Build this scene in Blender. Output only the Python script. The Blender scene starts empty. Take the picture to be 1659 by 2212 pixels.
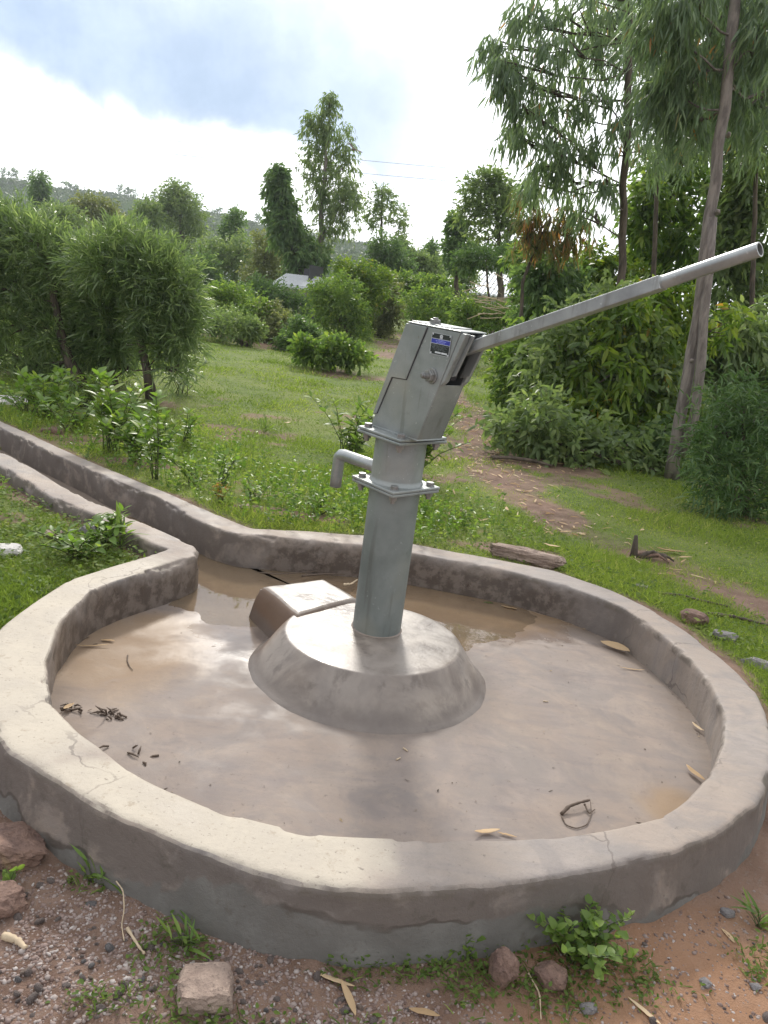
import bpy, math, random
import numpy as np
from mathutils import Vector, Matrix

scene = bpy.context.scene
COL = scene.collection
R = np.random.default_rng(7)
random.seed(7)

# ------------------------------------------------------------------ camera
PW, PH, PF = 1659.0, 2212.0, 1700.0
PITCH, ROLL, EYE = 0.24628, 0.12883, 1.5
cam_d = bpy.data.cameras.new('camera')
cam = bpy.data.objects.new('camera', cam_d)
COL.objects.link(cam)
right = Vector((1, 0, 0)); fwd = Vector((0, math.cos(PITCH), -math.sin(PITCH))); up = Vector((0, math.sin(PITCH), math.cos(PITCH)))
cr, sr = math.cos(ROLL), math.sin(ROLL)
cx = right * cr + up * sr; cy = up * cr - right * sr; cz = -fwd
M = Matrix.Identity(4)
for i, v in enumerate((cx, cy, cz)):
    for j in range(3): M[j][i] = v[j]
M.translation = Vector((0, 0, EYE))
cam.matrix_world = M
cam_d.sensor_fit = 'VERTICAL'; cam_d.sensor_height = 24; cam_d.sensor_width = 18
cam_d.lens = PF / PH * 24
cam_d.clip_start = 0.05; cam_d.clip_end = 6000
scene.camera = cam

def ray(u, v):
    """world direction (y = 1) of a point of the photograph measured at 1659x2212"""
    a, b = u - PW / 2, v - PH / 2
    p = a * cr + b * sr; q = -a * sr + b * cr
    d = np.array([p, PF * math.cos(PITCH) - q * math.sin(PITCH), -PF * math.sin(PITCH) - q * math.cos(PITCH)])
    return d / d[1]
def at(u, v, y):                      # the place at distance y seen there
    return np.array([0, 0, EYE]) + ray(u, v) * y
def on(u, v, z=0.0):                  # the place at height z seen there
    d = ray(u, v); return np.array([0, 0, EYE]) + d * ((z - EYE) / d[2])

# ------------------------------------------------------------------ light
SUN_EL, SUN_AZ = math.radians(36), math.radians(-7)      # high ahead of the camera, a little left
world = bpy.data.worlds.new('World'); scene.world = world; world.use_nodes = True
nt = world.node_tree; nt.nodes.clear()
def N(nt, t, **k):
    n = nt.nodes.new(t)
    for a, b in k.items(): setattr(n, a, b)
    return n
def L(nt, a, b): nt.links.new(a, b)
def math_(nt, op, a, b=None, c=None, clamp=False):
    n = N(nt, 'ShaderNodeMath', operation=op, use_clamp=clamp)
    for i, x in enumerate((a, b, c)):
        if x is None: continue
        if isinstance(x, (int, float)): n.inputs[i].default_value = x
        else: L(nt, x, n.inputs[i])
    return n.outputs[0]
def smooth(nt, x, lo, hi, a=0.0, b=1.0):
    n = N(nt, 'ShaderNodeMapRange', interpolation_type='SMOOTHSTEP')
    L(nt, x, n.inputs['Value']); n.inputs['From Min'].default_value = lo; n.inputs['From Max'].default_value = hi
    n.inputs['To Min'].default_value = a; n.inputs['To Max'].default_value = b
    return n.outputs['Result']
def mixc(nt, f, a, b, mode='MIX'):
    n = N(nt, 'ShaderNodeMix', data_type='RGBA', blend_type=mode)
    if isinstance(f, (int, float)): n.inputs[0].default_value = f
    else: L(nt, f, n.inputs[0])
    for s, x in ((6, a), (7, b)):
        if isinstance(x, tuple): n.inputs[s].default_value = (x[0], x[1], x[2], 1)
        else: L(nt, x, n.inputs[s])
    return n.outputs[2]
def noise(nt, vec, scale, detail=4, rough=.55, dist=0.0):
    n = N(nt, 'ShaderNodeTexNoise'); n.inputs['Scale'].default_value = scale; n.inputs['Detail'].default_value = detail
    n.inputs['Roughness'].default_value = rough; n.inputs['Distortion'].default_value = dist
    if vec is not None: L(nt, vec, n.inputs['Vector'])
    return n.outputs['Fac']

tc = N(nt, 'ShaderNodeTexCoord').outputs['Generated']
sky = N(nt, 'ShaderNodeTexSky', sky_type='NISHITA', sun_disc=False)
sky.sun_elevation = SUN_EL; sky.sun_rotation = SUN_AZ
sky.air_density = 1.0; sky.dust_density = 2.0
b1 = N(nt, 'ShaderNodeBackground'); L(nt, sky.outputs[0], b1.inputs[0]); b1.inputs[1].default_value = 0.1
def unit(u, v):
    d = ray(u, v); return d / np.linalg.norm(d)
pa, pb = unit(60, 60), unit(830, 262)
pn = np.cross(pb, pa); pn /= np.linalg.norm(pn)
if pn[2] < 0: pn = -pn
def dot(nt, vec, w):
    n = N(nt, 'ShaderNodeVectorMath', operation='DOT_PRODUCT'); L(nt, vec, n.inputs[0]); n.inputs[1].default_value = tuple(w)
    return n.outputs['Value']
side = dot(nt, tc, pn)
alongv = np.cross(pn, (pa + pb) / 2); alongv /= np.linalg.norm(alongv)
if alongv[0] < 0: alongv = -alongv
along = dot(nt, tc, alongv)
n1 = noise(nt, tc, 5.0, 6, .55, .3)
n2 = noise(nt, tc, 1.6, 5, .55, .2)
s2 = math_(nt, 'ADD', side, math_(nt, 'MULTIPLY', math_(nt, 'SUBTRACT', n1, .5), .16))
s2 = math_(nt, 'ADD', s2, math_(nt, 'MULTIPLY', math_(nt, 'SUBTRACT', n2, .5), .05))
band = math_(nt, 'MULTIPLY', smooth(nt, s2, -.072, -.030), smooth(nt, s2, .26, -.02))
band = math_(nt, 'MULTIPLY', band, smooth(nt, along, .36, .12))
wisps = smooth(nt, noise(nt, tc, 3.1, 6, .6, .4), .56, .72)
band = math_(nt, 'MAXIMUM', band, math_(nt, 'MULTIPLY', wisps, .33))
sunv = (math.sin(SUN_AZ) * math.cos(SUN_EL), math.cos(SUN_AZ) * math.cos(SUN_EL), math.sin(SUN_EL))
glow = smooth(nt, dot(nt, tc, sunv), .35, 1.0)
bright = math_(nt, 'ADD', 1.05, math_(nt, 'MULTIPLY', glow, .75))
white = mixc(nt, 1.0, (1.0, 1.01, 1.03), (1, 1, 1), 'MULTIPLY')
n1b = noise(nt, tc, 9.0, 5, .6)
grey = mixc(nt, smooth(nt, n1b, .3, .7), (.30, .44, .64), (.50, .64, .86))
cl = mixc(nt, band, white, grey)
b2 = N(nt, 'ShaderNodeBackground'); L(nt, cl, b2.inputs[0])
L(nt, math_(nt, 'MULTIPLY', bright, smooth(nt, band, 0, 1, 1.0, .60)), b2.inputs[1])
ms = N(nt, 'ShaderNodeMixShader'); ms.inputs[0].default_value = .94
L(nt, b1.outputs[0], ms.inputs[1]); L(nt, b2.outputs[0], ms.inputs[2])
wo = N(nt, 'ShaderNodeOutputWorld'); L(nt, ms.outputs[0], wo.inputs[0])

sd = bpy.data.lights.new('sun', 'SUN'); sd.energy = 2.7; sd.angle = math.radians(7.0); sd.color = (1.0, .945, .86)
sun = bpy.data.objects.new('sun', sd); COL.objects.link(sun)
sun.rotation_euler = Vector(sunv).to_track_quat('Z', 'Y').to_euler()
scene.view_settings.view_transform = 'Standard'; scene.view_settings.look = 'None'
scene.view_settings.exposure = 0.27; scene.view_settings.gamma = 1.0; scene.view_settings.use_curve_mapping = False

# ------------------------------------------------------------------ helpers
def mesh(name, V, F, mat=None, smooth_=False, attr=None, mats=None, midx=None):
    """V (n,3); F list of index tuples or (m,k) array"""
    me = bpy.data.meshes.new(name)
    V = np.asarray(V, dtype=np.float32)
    if isinstance(F, np.ndarray):
        k = F.shape[1]; m = len(F)
        me.vertices.add(len(V)); me.vertices.foreach_set('co', V.ravel())
        me.loops.add(m * k); me.loops.foreach_set('vertex_index', F.astype(np.int32).ravel())
        me.polygons.add(m); me.polygons.foreach_set('loop_start', np.arange(0, m * k, k, dtype=np.int32))
        me.update(calc_edges=True)
    else:
        me.from_pydata([tuple(map(float, v)) for v in V], [], [tuple(map(int, f)) for f in F]); me.update()
    if attr is not None:
        for an, av in attr.items():
            a = me.attributes.new(an, 'FLOAT', 'POINT'); a.data.foreach_set('value', np.asarray(av, dtype=np.float32))
    if smooth_: me.polygons.foreach_set('use_smooth', np.ones(len(me.polygons), dtype=bool))
    if mats:
        for m_ in mats: me.materials.append(m_)
        me.polygons.foreach_set('material_index', np.asarray(midx, dtype=np.int32))
    elif mat: me.materials.append(mat)
    return me
def obj(name, me, parent=None, loc=None, kind=None, label=None, cat=None, group=None):
    o = bpy.data.objects.new(name, me); COL.objects.link(o)
    if parent: o.parent = parent
    if loc is not None: o.location = loc
    if kind: o['kind'] = kind
    if label: o['label'] = label
    if cat: o['category'] = cat
    if group: o['group'] = group
    return o
def thing(name, label, cat, loc=(0, 0, 0), group=None):
    return obj(name, None, None, loc, None, label, cat, group)
class Geo:
    """collects polygons into one mesh"""
    def __init__(s): s.V = []; s.F = []; s.n = 0
    def add(s, V, F):
        V = np.asarray(V, float); s.V.append(V); s.F += [tuple(int(i) + s.n for i in f) for f in F]; s.n += len(V); return s
    def box(s, x0, x1, y0, y1, z0, z1, shear=0.0):
        V = [(x + shear * z, y, z) for z in (z0, z1) for y in (y0, y1) for x in (x0, x1)]
        return s.add(V, [(0, 2, 3, 1), (4, 5, 7, 6), (0, 1, 5, 4), (2, 6, 7, 3), (0, 4, 6, 2), (1, 3, 7, 5)])
    def tube(s, P, Rd, seg=12, cap=True):
        V, F = tube_arrays(P, Rd, seg, cap); return s.add(V, F)
    def prism(s, poly, b0, b1):      # polygon in (x,z) pushed along y
        n = len(poly)
        V = [(x, b0, z) for x, z in poly] + [(x, b1, z) for x, z in poly]
        F = [tuple(range(n)), tuple(range(2 * n - 1, n - 1, -1))] + [(i, (i + n), (i + 1) % n + n, (i + 1) % n) for i in range(n)]
        return s.add(V, F)
    def obj(s, name, mat, parent=None, smooth_=False, bevel=0.0, seg=2, **k):
        me = mesh(name, np.concatenate(s.V), s.F, mat, smooth_)
        o = obj(name, me, parent, **k)
        if bevel:
            md = o.modifiers.new('bevel', 'BEVEL'); md.width = bevel; md.segments = seg; md.limit_method = 'ANGLE'; md.angle_limit = math.radians(35)
            md.harden_normals = False
        return o
def tube_arrays(P, Rd, seg=12, cap=True):
    P = np.asarray(P, float); n = len(P)
    Rd = np.broadcast_to(np.asarray(Rd, float), (n,))
    T = np.gradient(P, axis=0); T /= np.linalg.norm(T, axis=1)[:, None] + 1e-12
    ref = np.array([0, 0, 1.]) if abs(T[0][2]) < .9 else np.array([1., 0, 0])
    V = []
    u = np.cross(T[0], ref); u /= np.linalg.norm(u)
    for i in range(n):
        u = u - T[i] * (u @ T[i]); u /= np.linalg.norm(u); w = np.cross(T[i], u)
        a = np.arange(seg) * 2 * math.pi / seg
        V.append(P[i] + Rd[i] * (np.cos(a)[:, None] * u + np.sin(a)[:, None] * w))
    V = np.concatenate(V); F = []
    for i in range(n - 1):
        for j in range(seg):
            a, b = i * seg + j, i * seg + (j + 1) % seg
            F.append((a, b, b + seg, a + seg))
    if cap: F.append(tuple(range(seg - 1, -1, -1))); F.append(tuple(range((n - 1) * seg, n * seg)))
    return V, F
def _h(ix, iy, iz, seed):
    h = (ix * 374761393 + iy * 668265263 + iz * 2147483647 + seed * 974711) & 0xFFFFFFFF
    h = ((h ^ (h >> 13)) * 1274126177) & 0xFFFFFFFF
    return ((h ^ (h >> 16)) & 0xFFFF) / 32767.5 - 1
def vn(P, sc=1.0, octv=3, seed=1, gain=.5):
    P = np.atleast_2d(np.asarray(P, float)) * sc
    if P.shape[1] == 2: P = np.c_[P, np.zeros(len(P))]
    out = np.zeros(len(P)); amp = 1; tot = 0
    for o in range(octv):
        Q = P * 2.03 ** o + o * 17.3; I = np.floor(Q).astype(np.int64); f = Q - I; f = f * f * (3 - 2 * f)
        v = 0
        for dx in (0, 1):
            for dy in (0, 1):
                for dz in (0, 1):
                    w = (f[:, 0] if dx else 1 - f[:, 0]) * (f[:, 1] if dy else 1 - f[:, 1]) * (f[:, 2] if dz else 1 - f[:, 2])
                    v = v + w * _h(I[:, 0] + dx, I[:, 1] + dy, I[:, 2] + dz, seed + o)
        out += amp * v; tot += amp; amp *= gain
    return out / tot
def sstep(x, a, b):
    t = np.clip((x - a) / (b - a), 0, 1); return t * t * (3 - 2 * t)
def inpoly(P, poly):
    x, y = P[:, 0], P[:, 1]; c = np.zeros(len(P), bool); n = len(poly)
    for i in range(n):
        x1, y1 = poly[i]; x2, y2 = poly[(i + 1) % n]
        if y1 == y2: continue
        c ^= ((y1 > y) != (y2 > y)) & (x < (x2 - x1) * (y - y1) / (y2 - y1) + x1)
    return c
def polydist(P, line):
    d = np.full(len(P), 1e9)
    for a, b in zip(line[:-1], line[1:]):
        a = np.array(a); b = np.array(b); ab = b - a
        t = np.clip(((P - a) @ ab) / (ab @ ab), 0, 1); d = np.minimum(d, np.linalg.norm(P - a - t[:, None] * ab, axis=1))
    return d

# ------------------------------------------------------------------ materials
def new_mat(name):
    m = bpy.data.materials.new(name); m.use_nodes = True; nt = m.node_tree; nt.nodes.clear()
    out = N(nt, 'ShaderNodeOutputMaterial'); p = N(nt, 'ShaderNodeBsdfPrincipled'); L(nt, p.outputs[0], out.inputs[0])
    return m, nt, p, out
def geo_pos(nt): return N(nt, 'ShaderNodeNewGeometry').outputs['Position']
def obj_pos(nt): return N(nt, 'ShaderNodeTexCoord').outputs['Object']
def bump(nt, p, h, strength, dist=.01):
    b = N(nt, 'ShaderNodeBump'); b.inputs['Strength'].default_value = strength; b.inputs['Distance'].default_value = dist
    L(nt, h, b.inputs['Height']); L(nt, b.outputs[0], p.inputs['Normal'])
def ell(nt, pos, c, r, soft=.5, warp=None, amt=.0):
    """1 inside an ellipsoid spot at c, fading out; the stain's own outline is warped by noise"""
    s = N(nt, 'ShaderNodeVectorMath', operation='SUBTRACT'); L(nt, pos, s.inputs[0]); s.inputs[1].default_value = c
    d = N(nt, 'ShaderNodeVectorMath', operation='DIVIDE'); L(nt, s.outputs[0], d.inputs[0]); d.inputs[1].default_value = r
    l = N(nt, 'ShaderNodeVectorMath', operation='LENGTH'); L(nt, d.outputs[0], l.inputs[0]); v = l.outputs['Value']
    if warp is not None: v = math_(nt, 'ADD', v, math_(nt, 'MULTIPLY', math_(nt, 'SUBTRACT', warp, .5), amt))
    return smooth(nt, v, 1.0, 1.0 - soft)
def leaf_mat(name, cols, transl=.4, rough=.45, spec=.4, tcol=None):
    m, nt, p, out = new_mat(name)
    a = N(nt, 'ShaderNodeAttribute', attribute_name='var'); cr_ = N(nt, 'ShaderNodeValToRGB'); L(nt, a.outputs['Fac'], cr_.inputs[0])
    e = cr_.color_ramp.elements
    for i, (pos, c) in enumerate(cols):
        el = e[i] if i < 2 else e.new(pos)
        el.position = pos; el.color = (*c, 1)
    col = cr_.outputs[0]
    L(nt, col, p.inputs['Base Color']); p.inputs['Roughness'].default_value = rough; p.inputs['Specular IOR Level'].default_value = spec
    t = N(nt, 'ShaderNodeBsdfTranslucent')
    tc_ = mixc(nt, 1.0, col, tcol or (1.45, 1.55, .85), 'MULTIPLY')
    L(nt, tc_, t.inputs[0])
    ms_ = N(nt, 'ShaderNodeMixShader'); ms_.inputs[0].default_value = transl
    L(nt, p.outputs[0], ms_.inputs[1]); L(nt, t.outputs[0], ms_.inputs[2]); L(nt, ms_.outputs[0], out.inputs[0])
    return m
MAT = {}
MAT['oleander'] = leaf_mat('oleander_leaf', [(0, (0.095, 0.146, 0.063)), (.6, (0.159, 0.222, 0.094)), (1, (0.342, 0.408, 0.199))], .48, .30, .7)
MAT['broad'] = leaf_mat('broad_leaf', [(0, (0.074, 0.140, 0.034)), (.6, (0.157, 0.237, 0.055)), (1, (0.298, 0.364, 0.079))], .5)
MAT['yellowgreen'] = leaf_mat('yellow_green_leaf', [(0, (0.057, 0.110, 0.020)), (.5, (0.127, 0.198, 0.030)), (.93, (0.276, 0.330, 0.045)), (1, (0.460, 0.264, 0.060))], .5)
MAT['dark'] = leaf_mat('dark_leaf', [(0, (0.071, 0.126, 0.052)), (.6, (0.117, 0.188, 0.072)), (1, (0.204, 0.278, 0.101))], .48)
MAT['eucalypt'] = leaf_mat('eucalyptus_leaf', [(0, (0.104, 0.153, 0.102)), (.6, (0.171, 0.236, 0.144)), (.96, (0.244, 0.307, 0.168)), (1, (0.439, 0.224, 0.108))], .5, .4, .5)
MAT['rust'] = leaf_mat('rusty_leaf', [(0, (.07, .11, .04)), (.45, (.15, .15, .06)), (.8, (.30, .16, .06)), (1, (.48, .20, .09))], .5)
MAT['mid'] = leaf_mat('mid_green_leaf', [(0, (0.104, 0.158, 0.071)), (.6, (0.178, 0.238, 0.100)), (1, (0.281, 0.334, 0.136))], .48)
MAT['olive'] = leaf_mat('olive_leaf', [(0, (0.102, 0.124, 0.059)), (.6, (0.183, 0.205, 0.088)), (1, (0.307, 0.307, 0.132))], .4)
MAT['grass'] = leaf_mat('grass_blade', [(0, (0.121, 0.182, 0.036)), (.55, (0.230, 0.299, 0.059)), (.88, (0.350, 0.390, 0.099)), (1, (0.500, 0.463, 0.199))], .42, .6, .15)
MAT['clover'] = leaf_mat('ground_cover_leaf', [(0, (0.075, 0.124, 0.032)), (.7, (0.144, 0.201, 0.050)), (1, (0.253, 0.278, 0.090))], .4, .6, .15)
MAT['weed'] = leaf_mat('weed_leaf', [(0, (0.081, 0.147, 0.030)), (.6, (0.149, 0.242, 0.045)), (1, (0.276, 0.336, 0.080))], .45, .4)
MAT['pine'] = leaf_mat('feathery_leaf', [(0, (0.046, 0.094, 0.030)), (.6, (0.078, 0.143, 0.045)), (1, (0.143, 0.209, 0.070))], .35)
MAT['scrub'] = leaf_mat('hill_scrub_leaf', [(0, (0.039, 0.066, 0.025)), (.6, (0.064, 0.101, 0.035)), (1, (0.095, 0.131, 0.047))], .3)

def bark_mat(name, c1, c2, scale=(6, 6, 1.2)):
    m, nt, p, out = new_mat(name); pos = geo_pos(nt)
    mp = N(nt, 'ShaderNodeMapping'); mp.inputs['Scale'].default_value = scale; L(nt, pos, mp.inputs[0])
    n = noise(nt, mp.outputs[0], 3, 6, .65, .3); L(nt, mixc(nt, smooth(nt, n, .35, .65), c1, c2), p.inputs['Base Color'])
    p.inputs['Roughness'].default_value = .85; bump(nt, p, noise(nt, mp.outputs[0], 9, 5, .7), .6, .02)
    return m
MAT['bark_pale'] = bark_mat('pale_peeling_bark', (.115, .095, .085), (.24, .205, .18))
MAT['bark'] = bark_mat('brown_bark', (.05, .038, .028), (.13, .10, .075))
MAT['stem'] = bark_mat('green_stem', (.06, .09, .03), (.12, .13, .05))

# concrete, one colour world for the whole basin; the stains and tone patches have their own outlines
def concrete(name, base, stained=True, floor=False):
    m, nt, p, out = new_mat(name); pos = geo_pos(nt)
    big = noise(nt, pos, 1.5, 5, .6, .3); mid = noise(nt, pos, 5.5, 6, .62, .4); fine = noise(nt, pos, 60, 4, .6); grit = noise(nt, pos, 320, 2, .5)
    mp = N(nt, 'ShaderNodeMapping'); mp.inputs['Scale'].default_value = (1.2, 7, 1); mp.inputs['Rotation'].default_value = (0, 0, .6); L(nt, pos, mp.inputs[0])
    streak = noise(nt, mp.outputs[0], 2.2, 5, .6, .6)
    c = mixc(nt, smooth(nt, mid, .32, .68), tuple(x * .80 for x in base), tuple(x * 1.12 for x in base))
    c = mixc(nt, smooth(nt, big, .35, .65), c, mixc(nt, .5, c, (base[0] * 1.15, base[1] * 1.02, base[2] * .86)))
    c = mixc(nt, math_(nt, 'MULTIPLY', smooth(nt, streak, .45, .75), .5), c, (base[0] * .72, base[1] * .74, base[2] * .80))
    c = mixc(nt, math_(nt, 'MULTIPLY', smooth(nt, noise(nt, pos, 2.6, 6, .68, .8), .5, .66), .55), c, (base[0] * 1.32, base[1] * 1.24, base[2] * 1.12))
    c = mixc(nt, math_(nt, 'MULTIPLY', smooth(nt, noise(nt, pos, 3.7, 5, .6, 1.0), .52, .68), .5), c, (base[0] * .66, base[1] * .69, base[2] * .74))
    c = mixc(nt, smooth(nt, fine, .55, .8, 0, .35), c, tuple(x * .62 for x in base))
    c = mixc(nt, smooth(nt, grit, .62, .75, 0, .3), c, tuple(x * .5 for x in base))
    rough = smooth(nt, mid, .3, .7, .55, .85)
    sep = N(nt, 'ShaderNodeSeparateXYZ'); L(nt, pos, sep.inputs[0])
    nrm = N(nt, 'ShaderNodeNewGeometry'); sn = N(nt, 'ShaderNodeSeparateXYZ'); L(nt, nrm.outputs['True Normal'], sn.inputs[0])
    if stained:
        # paler cream tone over the left and front-left of the rim, on its top
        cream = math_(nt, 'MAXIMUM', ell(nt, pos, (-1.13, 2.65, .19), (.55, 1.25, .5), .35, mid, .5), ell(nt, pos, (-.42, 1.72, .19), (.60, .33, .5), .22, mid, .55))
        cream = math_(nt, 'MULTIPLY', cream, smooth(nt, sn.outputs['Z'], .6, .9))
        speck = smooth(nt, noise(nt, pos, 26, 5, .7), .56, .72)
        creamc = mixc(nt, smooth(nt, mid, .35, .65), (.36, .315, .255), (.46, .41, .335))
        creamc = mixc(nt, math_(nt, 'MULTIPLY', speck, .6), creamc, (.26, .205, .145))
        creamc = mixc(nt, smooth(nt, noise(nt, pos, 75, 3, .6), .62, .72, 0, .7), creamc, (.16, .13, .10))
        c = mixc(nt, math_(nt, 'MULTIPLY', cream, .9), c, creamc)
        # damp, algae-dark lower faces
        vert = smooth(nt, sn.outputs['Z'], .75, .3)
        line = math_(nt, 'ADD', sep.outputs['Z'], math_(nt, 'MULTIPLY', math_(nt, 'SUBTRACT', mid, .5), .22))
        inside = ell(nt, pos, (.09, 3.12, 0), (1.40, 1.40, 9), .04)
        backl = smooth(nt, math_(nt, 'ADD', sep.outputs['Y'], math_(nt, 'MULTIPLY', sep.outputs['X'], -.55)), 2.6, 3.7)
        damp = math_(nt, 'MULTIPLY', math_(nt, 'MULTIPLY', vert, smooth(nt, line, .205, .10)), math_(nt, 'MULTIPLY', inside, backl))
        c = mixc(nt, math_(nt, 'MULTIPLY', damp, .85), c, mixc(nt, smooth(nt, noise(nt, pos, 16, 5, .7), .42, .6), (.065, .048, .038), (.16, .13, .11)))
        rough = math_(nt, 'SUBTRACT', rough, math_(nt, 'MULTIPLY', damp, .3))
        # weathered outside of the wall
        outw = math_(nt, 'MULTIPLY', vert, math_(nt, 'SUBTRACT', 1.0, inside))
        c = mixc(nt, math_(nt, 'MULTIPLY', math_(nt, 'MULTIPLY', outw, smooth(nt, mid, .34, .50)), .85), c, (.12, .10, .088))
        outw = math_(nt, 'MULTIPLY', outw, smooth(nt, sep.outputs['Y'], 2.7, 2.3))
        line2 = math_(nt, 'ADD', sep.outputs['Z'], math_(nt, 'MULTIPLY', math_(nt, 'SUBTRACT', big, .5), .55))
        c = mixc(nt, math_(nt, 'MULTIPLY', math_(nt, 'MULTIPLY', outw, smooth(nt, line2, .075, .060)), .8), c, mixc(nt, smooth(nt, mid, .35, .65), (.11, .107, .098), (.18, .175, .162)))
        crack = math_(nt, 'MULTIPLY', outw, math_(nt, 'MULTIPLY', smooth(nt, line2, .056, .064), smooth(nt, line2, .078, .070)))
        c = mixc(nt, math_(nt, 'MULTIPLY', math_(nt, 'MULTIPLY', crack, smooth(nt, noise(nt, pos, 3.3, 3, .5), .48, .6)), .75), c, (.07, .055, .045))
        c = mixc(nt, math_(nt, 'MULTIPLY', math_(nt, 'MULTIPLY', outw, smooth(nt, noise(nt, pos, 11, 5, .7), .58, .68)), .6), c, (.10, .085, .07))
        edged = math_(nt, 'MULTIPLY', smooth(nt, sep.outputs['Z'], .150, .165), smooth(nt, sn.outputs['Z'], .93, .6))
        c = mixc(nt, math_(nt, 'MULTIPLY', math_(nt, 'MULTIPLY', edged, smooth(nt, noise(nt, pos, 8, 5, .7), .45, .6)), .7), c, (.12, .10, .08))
    if floor:
        blot = noise(nt, pos, 1.9, 7, .66, 1.4)
        c = mixc(nt, math_(nt, 'MULTIPLY', smooth(nt, blot, .42, .66), .38), c, (base[0] * .64, base[1] * .66, base[2] * .72))
        c = mixc(nt, math_(nt, 'MULTIPLY', smooth(nt, noise(nt, pos, 3.1, 6, .7, .9), .50, .70), .4), c, (base[0] * 1.35, base[1] * 1.28, base[2] * 1.12))
        c = mixc(nt, math_(nt, 'MULTIPLY', smooth(nt, noise(nt, pos, 30, 5, .75), .60, .72), .6), c, (.12, .095, .075))
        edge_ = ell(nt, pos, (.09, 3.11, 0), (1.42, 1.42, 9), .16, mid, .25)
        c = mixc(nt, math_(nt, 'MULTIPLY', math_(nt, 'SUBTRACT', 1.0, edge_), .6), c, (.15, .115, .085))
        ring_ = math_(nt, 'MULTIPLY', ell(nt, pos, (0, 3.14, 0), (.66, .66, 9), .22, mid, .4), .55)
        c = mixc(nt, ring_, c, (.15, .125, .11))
        # wet film and brown silt: back of the basin, round the block and under the channel mouth
        wA = ell(nt, pos, (-.42, 3.42, 0), (.80, .66, 9), .75, mid, .45)
        wB = ell(nt, pos, (.55, 3.95, 0), (.75, .42, 9), .45, mid, .8)
        wC = ell(nt, pos, (-.1, 3.1, 0), (.85, .80, 9), .8, mid, .5)
        wD = ell(nt, pos, (.06, 2.3, 0), (.26, .62, 9), .45, mid, .7)
        wet = math_(nt, 'MAXIMUM', math_(nt, 'MAXIMUM', wA, wB), math_(nt, 'MAXIMUM', math_(nt, 'MULTIPLY', wC, .42), math_(nt, 'MULTIPLY', wD, .0)))
        wet = math_(nt, 'ADD', wet, smooth(nt, streak, .5, .72, 0, .05), clamp=True)
        c = mixc(nt, math_(nt, 'MULTIPLY', wet, .6), c, mixc(nt, 1.0, c, (.62, .56, .52), 'MULTIPLY'))
        silt = math_(nt, 'MAXIMUM', ell(nt, pos, (-1.0, 3.05, 0), (.42, .60, 9), .6, mid, .9), ell(nt, pos, (.40, 4.15, 0), (1.0, .45, 9), .5, mid, .8))
        silt = math_(nt, 'MAXIMUM', silt, ell(nt, pos, (1.12, 2.36, 0), (.16, .22, 9), .6, mid, .8))
        c = mixc(nt, math_(nt, 'MULTIPLY', silt, .6), c, (.26, .17, .09))
        rough = math_(nt, 'ADD', math_(nt, 'MULTIPLY', rough, math_(nt, 'SUBTRACT', 1.0, math_(nt, 'MULTIPLY', wet, .94))), .09)
        bs = math_(nt, 'SUBTRACT', 1.0, math_(nt, 'MULTIPLY', wet, .8))
        b = N(nt, 'ShaderNodeBump'); b.inputs['Distance'].default_value = .004
        L(nt, math_(nt, 'MULTIPLY', bs, .5), b.inputs['Strength']); L(nt, math_(nt, 'ADD', mid, math_(nt, 'MULTIPLY', fine, .4)), b.inputs['Height']); L(nt, b.outputs[0], p.inputs['Normal'])
    else:
        vo = N(nt, 'ShaderNodeTexVoronoi', feature='DISTANCE_TO_EDGE'); vo.inputs['Scale'].default_value = 2.3
        wv = N(nt, 'ShaderNodeVectorMath', operation='ADD'); nv = N(nt, 'ShaderNodeTexNoise'); nv.inputs['Scale'].default_value = 6; nv.inputs['Detail'].default_value = 5; L(nt, pos, nv.inputs['Vector'])
        sc_ = N(nt, 'ShaderNodeVectorMath', operation='SCALE'); L(nt, nv.outputs['Color'], sc_.inputs[0]); sc_.inputs['Scale'].default_value = .22; L(nt, pos, wv.inputs[0]); L(nt, sc_.outputs[0], wv.inputs[1]); L(nt, wv.outputs[0], vo.inputs['Vector'])
        hair = math_(nt, 'MULTIPLY', smooth(nt, vo.outputs['Distance'], .012, .004), smooth(nt, noise(nt, pos, 1.9, 3, .5), .50, .60))
        c = mixc(nt, math_(nt, 'MULTIPLY', hair, .55), c, (.09, .07, .06))
        pits = smooth(nt, noise(nt, pos, 42, 3, .6), .66, .74)
        c = mixc(nt, math_(nt, 'MULTIPLY', pits, .6), c, (.10, .085, .07))
        bump(nt, p, math_(nt, 'SUBTRACT', math_(nt, 'ADD', mid, math_(nt, 'MULTIPLY', grit, .0)), math_(nt, 'MULTIPLY', pits, .3)), .0, .004)
        bump(nt, p, math_(nt, 'ADD', fine, math_(nt, 'MULTIPLY', grit, .35)), .55, .004)
    L(nt, c, p.inputs['Base Color']); L(nt, rough, p.inputs['Roughness']); p.inputs['Specular IOR Level'].default_value = .30 if floor else .45
    return m
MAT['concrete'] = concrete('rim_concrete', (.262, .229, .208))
MAT['floor'] = concrete('floor_concrete', (.238, .202, .182), False, True)
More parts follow.
